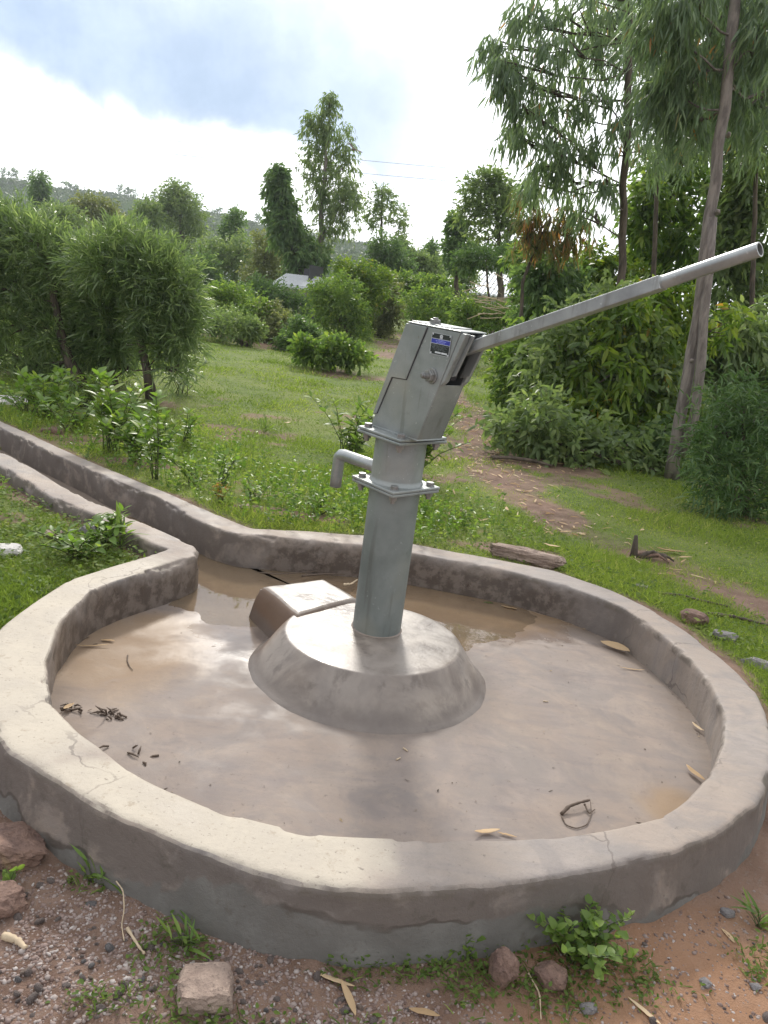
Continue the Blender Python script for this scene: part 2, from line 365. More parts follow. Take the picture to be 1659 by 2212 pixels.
def wet_concrete():
    m, nt, p, out = new_mat('wet_plinth_concrete'); pos = geo_pos(nt)
    mid = noise(nt, pos, 4.2, 6, .62, .5); big = noise(nt, pos, 1.7, 4, .6, .4); fine = noise(nt, pos, 55, 4, .6)
    sn = N(nt, 'ShaderNodeSeparateXYZ'); L(nt, N(nt, 'ShaderNodeNewGeometry').outputs['True Normal'], sn.inputs[0]); top = smooth(nt, sn.outputs['Z'], .75, .95)
    sp = N(nt, 'ShaderNodeSeparateXYZ'); L(nt, pos, sp.inputs[0])
    c = mixc(nt, smooth(nt, mid, .32, .66), (.15, .118, .096), (.31, .268, .23))
    c = mixc(nt, smooth(nt, big, .45, .62, 0, .5), c, (.17, .15, .14))
    mpp = N(nt, 'ShaderNodeMapping'); mpp.inputs['Scale'].default_value = (9, 9, 1.5); L(nt, pos, mpp.inputs[0])
    c = mixc(nt, smooth(nt, noise(nt, mpp.outputs[0], 1.5, 5, .65), .52, .7, 0, .55), c, (.09, .072, .062))
    brown = math_(nt, 'MULTIPLY', ell(nt, pos, (-.50, 3.40, .05), (.42, .40, .3), .5, mid, .7), math_(nt, 'SUBTRACT', 1.0, top))
    c = mixc(nt, math_(nt, 'MULTIPLY', brown, .85), c, (.115, .062, .032))
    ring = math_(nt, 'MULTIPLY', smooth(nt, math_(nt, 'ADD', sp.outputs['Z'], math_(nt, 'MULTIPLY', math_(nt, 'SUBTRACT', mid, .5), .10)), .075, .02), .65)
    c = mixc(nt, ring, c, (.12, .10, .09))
    L(nt, c, p.inputs['Base Color'])
    L(nt, math_(nt, 'ADD', smooth(nt, mid, .3, .65, .24, .48), math_(nt, 'MULTIPLY', math_(nt, 'SUBTRACT', 1.0, top), .2)), p.inputs['Roughness'])
    bump(nt, p, math_(nt, 'ADD', mid, math_(nt, 'MULTIPLY', fine, .25)), .5, .006)
    return m
MAT['plinth'] = wet_concrete()

def metal(name, c1, c2, metallic=.45, r0=.34, r1=.55, sc=5):
    m, nt, p, out = new_mat(name); pos = obj_pos(nt)
    a = noise(nt, pos, sc, 6, .6, .3); b = noise(nt, pos, 140, 3, .6); s_ = noise(nt, pos, 22, 5, .7)
    c = mixc(nt, smooth(nt, a, .3, .7), c1, c2)
    c = mixc(nt, smooth(nt, s_, .60, .75, 0, .35), c, tuple(x * .6 for x in c1))
    mr = N(nt, 'ShaderNodeMapping'); mr.inputs['Scale'].default_value = (26, 26, 2.2); L(nt, pos, mr.inputs[0])
    runs = smooth(nt, noise(nt, mr.outputs[0], 1.0, 4, .6), .56, .74, 0, .5)
    c = mixc(nt, runs, c, (c1[0] * .62, c1[1] * .56, c1[2] * .50))
    warm = smooth(nt, noise(nt, pos, 3.2, 3, .5), .5, .7, 0, .5)
    c = mixc(nt, warm, c, (c2[0] * 1.08, c2[1] * .96, c2[2] * .80))
    c = mixc(nt, smooth(nt, noise(nt, pos, 17, 6, .75), .66, .74, 0, .55), c, (.15, .095, .06))
    c = mixc(nt, smooth(nt, noise(nt, pos, 60, 3, .6), .66, .72, 0, .4), c, tuple(min(1, x * 1.7) for x in c2))
    L(nt, c, p.inputs['Base Color']); p.inputs['Metallic'].default_value = metallic
    L(nt, smooth(nt, a, .3, .7, r0, r1), p.inputs['Roughness']); bump(nt, p, math_(nt, 'ADD', b, math_(nt, 'MULTIPLY', s_, .5)), .18, .0015)
    return m
MAT['steel'] = metal('galvanised_steel', (.225, .25, .25), (.33, .35, .345))
MAT['pipe'] = metal('pedestal_pipe_steel', (.16, .185, .18), (.245, .27, .26), .35, .38, .6, 4)
MAT['bright_steel'] = metal('handle_steel', (.27, .285, .285), (.40, .42, .42), .6, .28, .45, 8)
MAT['bolt'] = metal('bolt_steel', (.22, .22, .22), (.36, .36, .35), .7, .3, .5, 30)
def plain(name, c, rough=.6, metallic=0.0, spec=.5):
    m, nt, p, out = new_mat(name); pos = obj_pos(nt)
    n = noise(nt, pos, 40, 4, .6); L(nt, mixc(nt, smooth(nt, n, .3, .7), tuple(x * .85 for x in c), tuple(min(1, x * 1.1) for x in c)), p.inputs['Base Color'])
    p.inputs['Roughness'].default_value = rough; p.inputs['Metallic'].default_value = metallic; p.inputs['Specular IOR Level'].default_value = spec
    return m
MAT['cavity'] = plain('cavity_dark', (.04, .04, .045), .7)
MAT['black_plate'] = plain('black_print', (.015, .02, .022), .35)
MAT['blue_plate'] = plain('blue_print', (.035, .05, .36), .35)
MAT['white_print'] = plain('white_print', (.62, .66, .68), .45)
MAT['grey_print'] = plain('grey_print', (.16, .19, .20), .45)
MAT['lilac_print'] = plain('lilac_print', (.28, .32, .72), .45)
def rock_mat(name, c1, c2, c3=None):
    m, nt, p, out = new_mat(name); pos = obj_pos(nt)
    a = noise(nt, pos, 9, 7, .65, .5); b = noise(nt, pos, 90, 4, .7); g = noise(nt, pos, 3, 3, .5, 1.0)
    c = mixc(nt, smooth(nt, a, .35, .65), c1, c2)
    if c3: c = mixc(nt, smooth(nt, g, .52, .62), c, c3)
    c = mixc(nt, smooth(nt, b, .54, .68, 0, .65), c, tuple(x * .42 for x in c1))
    c = mixc(nt, smooth(nt, noise(nt, pos, 38, 4, .7), .56, .66, 0, .5), c, tuple(min(1, x * 1.35) for x in c2))
    L(nt, c, p.inputs['Base Color']); p.inputs['Roughness'].default_value = .88; bump(nt, p, math_(nt, 'ADD', a, math_(nt, 'MULTIPLY', b, .5)), .9, .016)
    return m
MAT['rock_tan'] = rock_mat('tan_stone', (.22, .16, .13), (.34, .26, .21))
MAT['rock_red'] = rock_mat('red_stone', (.13, .08, .065), (.23, .145, .11), (.31, .215, .105))
MAT['rock_grey'] = rock_mat('grey_stone', (.13, .12, .125), (.25, .235, .23))
MAT['rock_pale'] = rock_mat('pale_stone', (.50, .48, .46), (.66, .63, .60))
MAT['gravel'] = rock_mat('gravel_stone', (.15, .118, .108), (.27, .22, .20))
MAT['dry'] = leaf_mat('dry_leaf', [(0, (.42, .28, .15)), (.6, (.58, .43, .26)), (1, (.70, .58, .40))], .3, .6, .3, (1.2, 1.1, .9))
MAT['twig'] = plain('dead_twig', (.11, .08, .06), .85)
MAT['straw'] = plain('bleached_wood', (.48, .38, .26), .8)

# ------------------------------------------------------------------ basin outline (plan, metres)
CEN = np.array([.09, 3.11])
inn = [(-3.249, 6.4), (-2.627, 5.817), (-2.129, 5.389), (-1.903, 5.174), (-1.444, 4.821), (-1.166, 4.523), (-.965, 4.345), (-.80, 4.262), (-.55, 4.292),
       (-.087, 4.361), (.217, 4.34), (.525, 4.287), (.774, 4.23), (1.05, 4.08), (1.285, 3.84), (1.375, 3.54), (1.432, 3.256), (1.428, 3.01), (1.38, 2.77), (1.298, 2.555),
       (1.18, 2.345), (1.017, 2.13), (.90, 2.022), (.76, 1.949), (.615, 1.886), (.418, 1.83), (.255, 1.798), (.107, 1.784), (-.059, 1.767), (-.233, 1.789), (-.361, 1.814),
       (-.523, 1.882), (-.63, 1.947), (-.725, 2.027), (-.82, 2.093), (-.867, 2.143), (-.942, 2.209), (-1.01, 2.323), (-1.096, 2.497), (-1.127, 2.604), (-1.17, 2.75),
       (-1.199, 2.957), (-1.196, 3.163), (-1.121, 3.371), (-1.016, 3.567), (-.95, 3.72), (-.915, 3.80), (-.92, 3.90), (-.98, 3.965), (-1.08, 4.048), (-1.33, 4.245), (-1.745, 4.561), (-2.051, 4.813),
       (-2.386, 5.161), (-2.814, 5.546)]
outl = [(-3.395, 6.69), (-2.60, 5.99), (-2.055, 5.51), (-1.543, 5.065), (-1.114, 4.725), (-.865, 4.517), (-.752, 4.425), (-.584, 4.472), (-.101, 4.605),
        (.216, 4.55), (.542, 4.49), (1.03, 4.385), (1.303, 4.12), (1.44, 3.908), (1.54, 3.64), (1.60, 3.347), (1.618, 3.184), (1.624, 3.017), (1.58, 2.825), (1.50, 2.58),
        (1.39, 2.36), (1.262, 2.171), (1.08, 2.0), (.888, 1.862), (.674, 1.757), (.422, 1.66), (.226, 1.601), (.061, 1.571), (-.114, 1.570), (-.252, 1.60), (-.454, 1.676),
        (-.581, 1.726), (-.69, 1.781), (-.794, 1.841), (-.95, 1.938), (-1.07, 2.05), (-1.22, 2.24), (-1.33, 2.46), (-1.375, 2.69), (-1.378, 2.80), (-1.372, 2.993), (-1.347, 3.264), (-1.267, 3.452),
        (-1.194, 3.602), (-1.087, 3.854), (-1.19, 3.90), (-1.409, 4.059), (-1.625, 4.283), (-1.982, 4.512), (-2.292, 4.819), (-2.589, 5.104)]
def ext(line):
    a = np.array(line, float); s = (a[0] - a[1]); s /= np.linalg.norm(s); e = a[-1] - a[-2]; e /= np.linalg.norm(e)
    d = np.array([-.745, .667])
    return np.vstack([a[0] + d * 3.0, a, a[-1] + d * 3.6])
def resample(line, anchors, counts, n_smooth=2):
    """piecewise arc-length resampling so both edges of the wall pair up"""
    a = ext(line); out_ = []
    for k in range(len(anchors) - 1):
        seg = a[anchors[k]:anchors[k + 1] + 1]; d = np.r_[0, np.cumsum(np.linalg.norm(np.diff(seg, axis=0), axis=1))]
        t = np.linspace(0, d[-1], counts[k], endpoint=False)
        out_.append(np.c_[np.interp(t, d, seg[:, 0]), np.interp(t, d, seg[:, 1])])
    q = np.vstack(out_ + [a[-1:]])
    for _ in range(n_smooth):
        q[1:-1] = q[1:-1] * .5 + (q[:-2] + q[2:]) * .25
    return q
ia = [0, 1, 8, 15, 18, 22, 28, 32, 36, 42, 48, len(inn) + 1]
def near_idx(line, p): a = ext(line); return int(np.argmin(np.linalg.norm(a - np.array(p), axis=1)))
ipts = [None, (-3.249, 6.4), (-.80, 4.262), (1.285, 3.84), (1.432, 3.256), (1.298, 2.555), (.615, 1.886), (-.233, 1.789), (-.725, 2.027), (-1.17, 2.75), (-1.016, 3.567), (-.915, 3.80), (-1.08, 4.048), (-2.814, 5.546)]
opts = [None, (-3.395, 6.69), (-.752, 4.425), (1.44, 3.908), (1.618, 3.184), (1.50, 2.58), (.674, 1.757), (-.252, 1.60), (-.794, 1.841), (-1.378, 2.80), (-1.194, 3.602), (-1.087, 3.854), (-1.19, 3.90), (-2.589, 5.104)]
cnts = [60, 260, 220, 60, 70, 110, 90, 60, 80, 80, 26, 40, 200, 70]
ianc = [0] + [near_idx(inn, p) for p in ipts[1:]] + [len(ext(inn)) - 1]
oanc = [0] + [near_idx(outl, p) for p in opts[1:]] + [len(ext(outl)) - 1]
IN = resample(inn, ianc, cnts, 14); OUT = resample(outl, oanc, cnts, 10)
NP_ = len(IN); RIM = .19
MIDL = (IN + OUT) / 2
midpoly = MIDL.tolist()

# ------------------------------------------------------------------ terrain
def gz(x, y):
    x = np.asarray(x, float); y = np.asarray(y, float)
    t = sstep(y - .12 * x * (x > 0), 1.75, 3.0)
    z = .0 + .155 * t
    left = (x + 1.0) * .65 + (y - 3.95) * .76 < 0
    z = np.where(left & (x < -.9) & (y > 2.4), np.minimum(z, .115), z)
    z = z + .03 * np.maximum(0, y - 8) * (y < 40) + .96 * (y >= 40)
    return z
def ground_z(x, y):
    P = np.c_[x, y]
    far = sstep(np.asarray(y), 4, 20)
    return gz(x, y) + vn(P, .8, 3, 3) * (.02 + .08 * far) + vn(P, 4.0, 3, 5) * .011
path_line = [(-.9, 30), (-.45, 24), (.3, 17), (1.05, 12.2), (1.0, 9.5), (.98, 7.6), (1.1, 6.6), (1.32, 5.7), (1.83, 5.1), (2.25, 4.2), (2.9, 3.2)]
def path_mask(P):
    w = .21 + .12 * vn(P, 1.7, 3, 11) + .035 * np.maximum(0, P[:, 1] - 9) * .6
    d = polydist(P, path_line) + .10 * vn(P, 6, 3, 12)
    m = sstep(d, w + .14, w - .12) * np.clip(.72 + .9 * vn(P, 1.3, 3, 14), 0, 1)
    dirt = [((1.55, 8.3), (.95, .7)), ((1.15, 7.2), (.4, .7)), ((1.35, 5.9), (.28, .5)), ((-.6, 4.95), (.5, .12)), ((.9, 4.8), (.35, .12)), ((-1.9, 5.9), (.5, .14)), ((.35, 9.2), (.4, .25)), ((-1.6, 8.0), (.35, .2)),  ((-.2, 19.5), (1.3, 1.6)), ((-2.6, 18.2), (1.5, .6)), ((-4.6, 19), (2.5, .7)), ((2.6, 4.1), (.6, .25)), ((1.78, 5.05), (.22, .16)), ((-1.0, 14.2), (.9, .5))]
    for c, r in dirt:
        q = (P - np.array(c)) / np.array(r); dd = np.linalg.norm(q, axis=1) + .5 * vn(P, 2.5, 3, 13)
        m = np.maximum(m, sstep(dd, 1.1, .7) * .95)
    return m
def grass_mask(P):
    front = sstep(P[:, 1] + .25 * np.maximum(0, P[:, 0] - 1) * 0 + .25 * vn(P, 2, 3, 21), 2.35, 2.75)
    m = front * (1 - path_mask(P)); q = (np.abs(P[:, 0]) < 8) & (P[:, 1] < 10)
    d = polydist(P[q], OUT[::6].tolist()); m[q] *= sstep(d + .08 * vn(P[q], 4, 3, 23), .02, .13)
    m[q] *= 1 - .8 * sstep(vn(P[q], 1.9, 3, 24), .28, .45)
    return m
def axis_lines(segs):
    out_ = [segs[0][0]]
    for a, b, s in segs:
        n = max(1, int(round((b - a) / s))); out_ += list(np.linspace(a, b, n + 1)[1:])
    return np.array(out_)
xs = axis_lines([(-1500, -200, 130), (-200, -40, 12), (-40, -10, 1.2), (-10, -3, .16), (-3, -1.8, .05), (-1.8, 2.3, .018), (2.3, 4, .05), (4, 10, .16), (10, 40, 1.2), (40, 200, 12), (200, 1500, 130)])
ys = axis_lines([(-60, -2, 6), (-2, .7, .15), (.7, 2.5, .016), (2.5, 7, .04), (7, 14, .12), (14, 40, .6), (40, 200, 8), (200, 2500, 140)])
X, Y = np.meshgrid(xs, ys); P2 = np.c_[X.ravel(), Y.ravel()]
Z = ground_z(P2[:, 0], P2[:, 1])
nearm = (np.abs(P2[:, 0]) < 3) & (P2[:, 1] < 2.8) & (P2[:, 1] > .5)
Z[nearm] += vn(P2[nearm], 14, 4, 31) * .010 + np.maximum(0, vn(P2[nearm], 45, 2, 33)) * .006
sel = (np.abs(P2[:, 0]) < 8) & (P2[:, 1] < 10)
ins = np.zeros(len(P2), bool); ins[sel] = inpoly(P2[sel], midpoly)
Z[ins] = -.12
nx, ny = len(xs), len(ys)
ii, jj = np.meshgrid(np.arange(nx - 1), np.arange(ny - 1)); a = (jj * nx + ii).ravel()
F = np.c_[a, a + 1, a + 1 + nx, a + nx]
gm = np.zeros(len(P2)); pm = np.zeros(len(P2)); pm[:] = path_mask(P2); gm[:] = grass_mask(P2)
def ground_mat():
    m, nt, p, out = new_mat('ground_soil_and_turf'); pos = geo_pos(nt)
    g = N(nt, 'ShaderNodeAttribute', attribute_name='grass').outputs['Fac']
    big = noise(nt, pos, 1.1, 5, .6, .3); mid = noise(nt, pos, 7, 6, .65, .3); fine = noise(nt, pos, 70, 5, .7); grit = noise(nt, pos, 260, 3, .6)
    soil = mixc(nt, smooth(nt, mid, .35, .65), (.135, .085, .064), (.23, .155, .12))
    soil = mixc(nt, smooth(nt, big, .4, .65, 0, .6), soil, (.27, .175, .125))
    soil = mixc(nt, smooth(nt, fine, .52, .72, 0, .7), soil, (.24, .20, .175))
    soil = mixc(nt, smooth(nt, grit, .60, .72, 0, .5), soil, (.06, .04, .032))
    sp = N(nt, 'ShaderNodeSeparateXYZ'); L(nt, pos, sp.inputs[0])
    red = ell(nt, pos, (1.0, 1.45, 0), (.75, .6, 4), .5, mid, .6)
    soil = mixc(nt, math_(nt, 'MULTIPLY', red, .6), soil, (.37, .205, .115))
    turf = mixc(nt, smooth(nt, mid, .35, .65), (.085, .125, .032), (.14, .185, .048))
    turf = mixc(nt, smooth(nt, big, .35, .65), turf, (.17, .20, .06))
    turf = mixc(nt, smooth(nt, fine, .56, .7, 0, .4), turf, (.24, .24, .09))
    L(nt, mixc(nt, g, soil, turf), p.inputs['Base Color']); p.inputs['Roughness'].default_value = .95; p.inputs['Specular IOR Level'].default_value = .2
    bump(nt, p, math_(nt, 'ADD', fine, math_(nt, 'MULTIPLY', grit, .5)), .8, .012)
    return m
gme = mesh('ground', np.c_[P2, Z], F, ground_mat(), True, {'grass': gm})
obj('ground', gme, kind='structure')

# ------------------------------------------------------------------ pump basin
basin = thing('pump_basin', 'round concrete apron basin with raised rim and drain channel around the hand pump', 'basin', (0, 0, 0))
prof = []      # (across 0 inner..1 outer, height, extra outward metres)
prof = [(0, -.16, 0), (0, -.05, 0), (0, .0, 0), (0, .04, 0), (0, .08, 0), (0, .12, 0), (0, .155, 0), (0, .172, 0), (.02, .184, 0), (.05, .1895, 0), (.10, .191, 0)]
prof += [(t, .191, 0) for t in (.2, .3, .4, .5, .6, .7, .8)] + [(.88, .190, 0), (.93, .187, 0), (.97, .180, 0), (.99, .168, 0), (1.0, .150, .0), (1, .12, .004), (1, .09, .008), (1, .06, .012), (1, .03, .018), (1, 0, .024), (1, -.04, .03), (1, -.20, .04)]
NK = len(prof)
acc = np.cumsum(np.r_[0, np.linalg.norm(np.diff(MIDL, axis=0), axis=1)])
# split into rows along the wall; add fine rows
tt = np.arange(0, NP_ - 1, .5); I0 = IN[np.floor(tt).astype(int)] * (1 - tt % 1)[:, None] + IN[np.minimum(np.floor(tt).astype(int) + 1, NP_ - 1)] * (tt % 1)[:, None]
O0 = OUT[np.floor(tt).astype(int)] * (1 - tt % 1)[:, None] + OUT[np.minimum(np.floor(tt).astype(int) + 1, NP_ - 1)] * (tt % 1)[:, None]
nr = len(tt); wd = O0 - I0; wl = np.linalg.norm(wd, axis=1)[:, None]; wu = wd / wl
V = np.zeros((nr, NK, 3))
for k, (f, h, e) in enumerate(prof):
    V[:, k, :2] = I0 + wd * f + wu * e; V[:, k, 2] = h
flat = V.reshape(-1, 3)
n3 = vn(flat, 5, 3, 41); n4 = vn(flat, 22, 3, 43); n5 = vn(flat, 60, 2, 45)
topk = np.array([1 if .15 < p_[1] else 0 for p_ in prof]); edge = np.array([np.exp(-((f - .03) / .06) ** 2) + np.exp(-((f - .97) / .06) ** 2) if h > .11 else 0 for f, h, e in prof])
E_ = np.tile(edge, nr)
ctr = np.repeat((I0 + O0) / 2, NK, axis=0)
inw = ctr - flat[:, :2]; inw /= np.linalg.norm(inw, axis=1)[:, None] + 1e-6
chip = (np.maximum(0, vn(flat, 9, 3, 47) - .10) * 1.2 + np.maximum(0, vn(flat, 34, 2, 48) - .25) * .12) * E_
leftback = sstep(flat[:, 0] * -1 + flat[:, 1] * .35, 1.2, 2.1) * .9 + .55
chip *= leftback
side_amt = (n3 * .006 + n4 * .0028 + n5 * .001)
flat[:, :2] += inw * ((side_amt + chip * .028))[:, None] * (np.abs(np.tile([p_[0] for p_ in prof], nr) - .5)[:, None] > .35)
flat[:, 2] += np.where(np.tile(topk, nr) > 0, n3 * .004 + n4 * .0016 + n5 * .0008 - chip * .035, 0)
flat[:, 2] += np.tile(topk, nr) * vn(ctr, 1.4, 3, 49) * .012
a = (np.arange(nr - 1)[:, None] * NK + np.arange(NK - 1)[None]).ravel()
F = np.c_[a, a + NK, a + NK + 1, a + 1]
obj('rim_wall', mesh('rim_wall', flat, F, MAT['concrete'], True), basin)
# floor
gx = np.arange(-6.3, 1.62, .02); gy = np.arange(1.6, 9.6, .02); X, Y = np.meshgrid(gx, gy); P2f = np.c_[X.ravel(), Y.ravel()]
cxm = P2f + .01; keep = inpoly(P2f, midpoly); keepg = keep.reshape(X.shape)
cell = keepg[:-1, :-1] & keepg[1:, :-1] & keepg[:-1, 1:] & keepg[1:, 1:]
dist_c = np.maximum(0, np.linalg.norm(P2f - CEN, axis=1) - 1.55)
def fz(P):
    P = np.atleast_2d(P); z = vn(P, 2.2, 3, 51) * .004 + vn(P, 12, 2, 53) * .0012 + .010 * sstep(-P[:, 1], -2.6, -1.9)
    for c, r, d in (((-.35, 4.0), (1.0, .62), .017), ((.40, 4.08), (.50, .26), .012), ((-1.3, 4.5), (.6, .5), .017)):
        z -= d * np.exp(-(((P - np.array(c)) / np.array(r)) ** 2).sum(1))
    return z
Zf = fz(P2f)
gi, gj = np.nonzero(cell); a = gi * len(gx) + gj; F = np.c_[a, a + 1, a + 1 + len(gx), a + len(gx)]
used = np.unique(F); remap = -np.ones(len(P2f), int); remap[used] = np.arange(len(used))
obj('basin_floor', mesh('basin_floor', np.c_[P2f, Zf][used], remap[F], MAT['floor'], True), basin)
def floor_z(x, y): return float(fz([[x, y]])[0])
# round plinth
segs = 160; PV = []; pz = [(.54, -.03, 0), (.512, .0, 0), (.492, .010, 0), (.479, .024, .1), (.462, .046, .3), (.443, .072, .5), (.422, .100, .7), (.402, .126, 1), (.3835, .1485, 1), (.3795, .1515, 1), (.374, .1525, 1), (.368, .1528, 1), (.35, .1530, 1), (.28, .1532, 1), (.22, .1535, 1), (.15, .1538, 1), (.09, .154, 1), (.02, .154, 1)]
for r, z, t in pz:
    c = np.array([0.02, 3.135]) * (1 - t) + np.array([.02, 3.17]) * t
    an = np.arange(segs) * 2 * math.pi / segs
    PV.append(np.c_[c[0] + r * np.cos(an), c[1] + r * np.sin(an), np.full(segs, z)])
PV = np.concatenate(PV); dd = vn(PV, 4, 3, 61) * .007 + vn(PV, 18, 2, 63) * .002
rad = PV[:, :2] - np.array([.01, 3.15]); rad /= np.linalg.norm(rad, axis=1)[:, None]
PV[:, :2] += rad * dd[:, None] * (np.repeat([p_[0] for p_ in pz], segs) > .32)[:, None]; PV[:, 2] += dd * .35
F = []
for i in range(len(pz) - 1):
    for j in range(segs): F.append((i * segs + j, i * segs + (j + 1) % segs, (i + 1) * segs + (j + 1) % segs, (i + 1) * segs + j))
F.append(tuple(range((len(pz) - 1) * segs, len(pz) * segs)))
obj('plinth', mesh('plinth', PV, F, MAT['plinth'], True), basin)
# splash block under the spout
def blk():
    T = np.array([(-.325, 3.245), (-.548, 3.555), (-.255, 3.785), (-.060, 3.56)]); B = np.array([(-.37, 3.22), (-.592, 3.575), (-.26, 3.83), (-.02, 3.58)])
    nu, nv = 26, 30; V = []; F = []
    def lerp(Q, u, v): return (Q[0] * (1 - u) + Q[3] * u) * (1 - v) + (Q[1] * (1 - u) + Q[2] * u) * v
    us = np.r_[-.001, np.linspace(0, 1, nu), 1.001]
    # a rounded slab from a superellipse-like height field
    n = 44; g = np.linspace(-.10, 1.10, n)
    for v in g:
        for u in g:
            e = max(0, max(-u, u - 1, -v, v - 1)); uu, vv = min(max(u, 0), 1), min(max(v, 0), 1)
            q = lerp(T, uu, vv); b = lerp(B, uu, vv); k = min(1, e / .10)
            edge_in = min(uu, 1 - uu, vv, 1 - vv)
            z = .168 - .024 * max(0, 1 - edge_in / .09) ** 2.2
            if e > 0:
                q = q * (1 - k) + b * k; z = .144 * (1 - k) + -.03 * k
            V.append((q[0], q[1], z))
    for i in range(n - 1):
        for j in range(n - 1): F.append((i * n + j, i * n + j + 1, (i + 1) * n + j + 1, (i + 1) * n + j))
    V = np.array(V); V[:, 2] += vn(V, 9, 3, 71) * .004; V[:, :2] += (vn(V, 6, 2, 72) * .006)[:, None]
    return mesh('splash_block', V, F, MAT['plinth'], True)
obj('splash_block', blk(), basin)
# standing water: a flat sheet, the floor's own unevenness and its outline end it
def water():
    m, nt, p, out = new_mat('muddy_water'); pos = geo_pos(nt)
    n = noise(nt, pos, 14, 3, .5)
    L(nt, mixc(nt, smooth(nt, noise(nt, pos, 3, 4, .6), .35, .65), (.50, .38, .26), (.42, .32, .22)), p.inputs['Base Color'])
    p.inputs['Roughness'].default_value = .03; p.inputs['IOR'].default_value = 1.33; p.inputs['Transmission Weight'].default_value = .75
    bump(nt, p, n, .12, .004)
    return m
MAT['water'] = water()
def puddle(pts, z, name='puddle_water', label=None):
    P = np.array(pts); n = 140; t = np.linspace(0, len(P), n, endpoint=False); i = np.floor(t).astype(int); f = (t % 1)[:, None]
    p0, p1, p2, p3 = P[(i - 1) % len(P)], P[i % len(P)], P[(i + 1) % len(P)], P[(i + 2) % len(P)]
    Q = .5 * ((2 * p1) + (-p0 + p2) * f + (2 * p0 - 5 * p1 + 4 * p2 - p3) * f ** 2 + (-p0 + 3 * p1 - 3 * p2 + p3) * f ** 3)
    c = Q.mean(0); d = Q - c; Q = c + d * (1 + .05 * vn(Q, 9, 3, 77))[:, None]
    V = np.c_[np.vstack([c, Q]), np.full(n + 1, z)]
    return mesh(name, V, [(0, 1 + k, 1 + (k + 1) % n) for k in range(n)], MAT['water'])
obj('puddle_water', puddle([(-1.9, 5.0), (-1.25, 4.2), (-1.0, 3.7), (-1.05, 3.2), (-.75, 3.0), (-.4, 3.15), (0, 3.4), (.4, 3.35), (.85, 3.4), (1.3, 3.6), (1.2, 3.95), (.8, 4.3), (.4, 4.38), (0, 4.44), (-.5, 4.38), (-.8, 4.34), (-1.1, 4.6), (-1.8, 5.2)], -.0065), kind='structure')

# ------------------------------------------------------------------ hand pump
pf = np.array([0.68505, -0.72781, -0.03152]); ps = np.array([0.72850, 0.68440, 0.02992]); pa_ = np.array([-0.0002, -0.04346, 0.99906])
pump = thing('hand_pump', 'grey galvanised hand pump with slanted head and long raised handle on the concrete plinth', 'hand pump')
PM = Matrix.Identity(4)
for j in range(3): PM[j][0], PM[j][1], PM[j][2] = pf[j], ps[j], pa_[j]
PM.translation = Vector((0.03336, 3.25241, 0.14560)); pump.matrix_world = PM
PR_ = .1067
def lathe(prof_, seg=64):
    V = []; F = []
    for r, z in prof_:
        an = np.arange(seg) * 2 * math.pi / seg; V.append(np.c_[r * np.cos(an), r * np.sin(an), np.full(seg, z)])
    for i in range(len(prof_) - 1):
        for j in range(seg): F.append((i * seg + j, i * seg + (j + 1) % seg, (i + 1) * seg + (j + 1) % seg, (i + 1) * seg + j))
    F.append(tuple(range(seg - 1, -1, -1))); F.append(tuple(range((len(prof_) - 1) * seg, len(prof_) * seg)))
    return np.concatenate(V), F
def auto_smooth(o, ang=35):
    o.data.polygons.foreach_set('use_smooth', np.ones(len(o.data.polygons), dtype=bool))
    o.data.set_sharp_from_angle(angle=math.radians(ang))
Z1, Z2 = .675, .8868
g = Geo(); g.add(*lathe([(PR_, -.06), (PR_, .12), (PR_, .3), (PR_, .5), (PR_, Z1 - .016)])); pd = g.obj('pedestal_pipe', MAT['pipe'], pump); auto_smooth(pd)
g = Geo(); g.add(*lathe([(PR_ + .006, -.01), (PR_ + .010, .004), (PR_ + .004, .012), (PR_ + .001, .016)])); o = g.obj('grout_ring', MAT['concrete'], pd); auto_smooth(o)
g = Geo(); g.add(*lathe([(PR_ + .007, Z1 + .009), (PR_ + .004, Z1 + .017), (PR_ + .0005, Z1 + .022), (PR_, Z1 + .03), (PR_, Z2 - .016)])); tank = g.obj('water_tank', MAT['steel'], pump); auto_smooth(tank)
def plate(z0, z1, fr=.1305, dx=0):
    g = Geo(); g.box(-fr + dx, fr + dx, -fr, fr, z0, z1); return g
BN = .101
bolts = []
for nm, z0, z1, dx in (('flange_plate', Z1 - .0165, Z1 - .0045, 0.0), ('flange_plate', Z1 - .003, Z1 + .009, .002), ('flange_plate', Z2 - .0165, Z2 - .0045, -.002), ('flange_plate', Z2 - .003, Z2 + .009, .0)):
    plate(z0, z1, .1305 + abs(dx)).obj(nm, MAT['steel'], pump, bevel=.0035)
def hexa(g, r, x, y, z0, z1, seg=6, rot=0.0):
    a = np.arange(seg) * 2 * math.pi / seg + rot
    V = [(x + r * math.cos(q), y + r * math.sin(q), z0) for q in a] + [(x + r * math.cos(q), y + r * math.sin(q), z1) for q in a]
    g.add(V, [tuple(range(seg - 1, -1, -1)), tuple(range(seg, 2 * seg))] + [(i, (i + 1) % seg, (i + 1) % seg + seg, i + seg) for i in range(seg)])
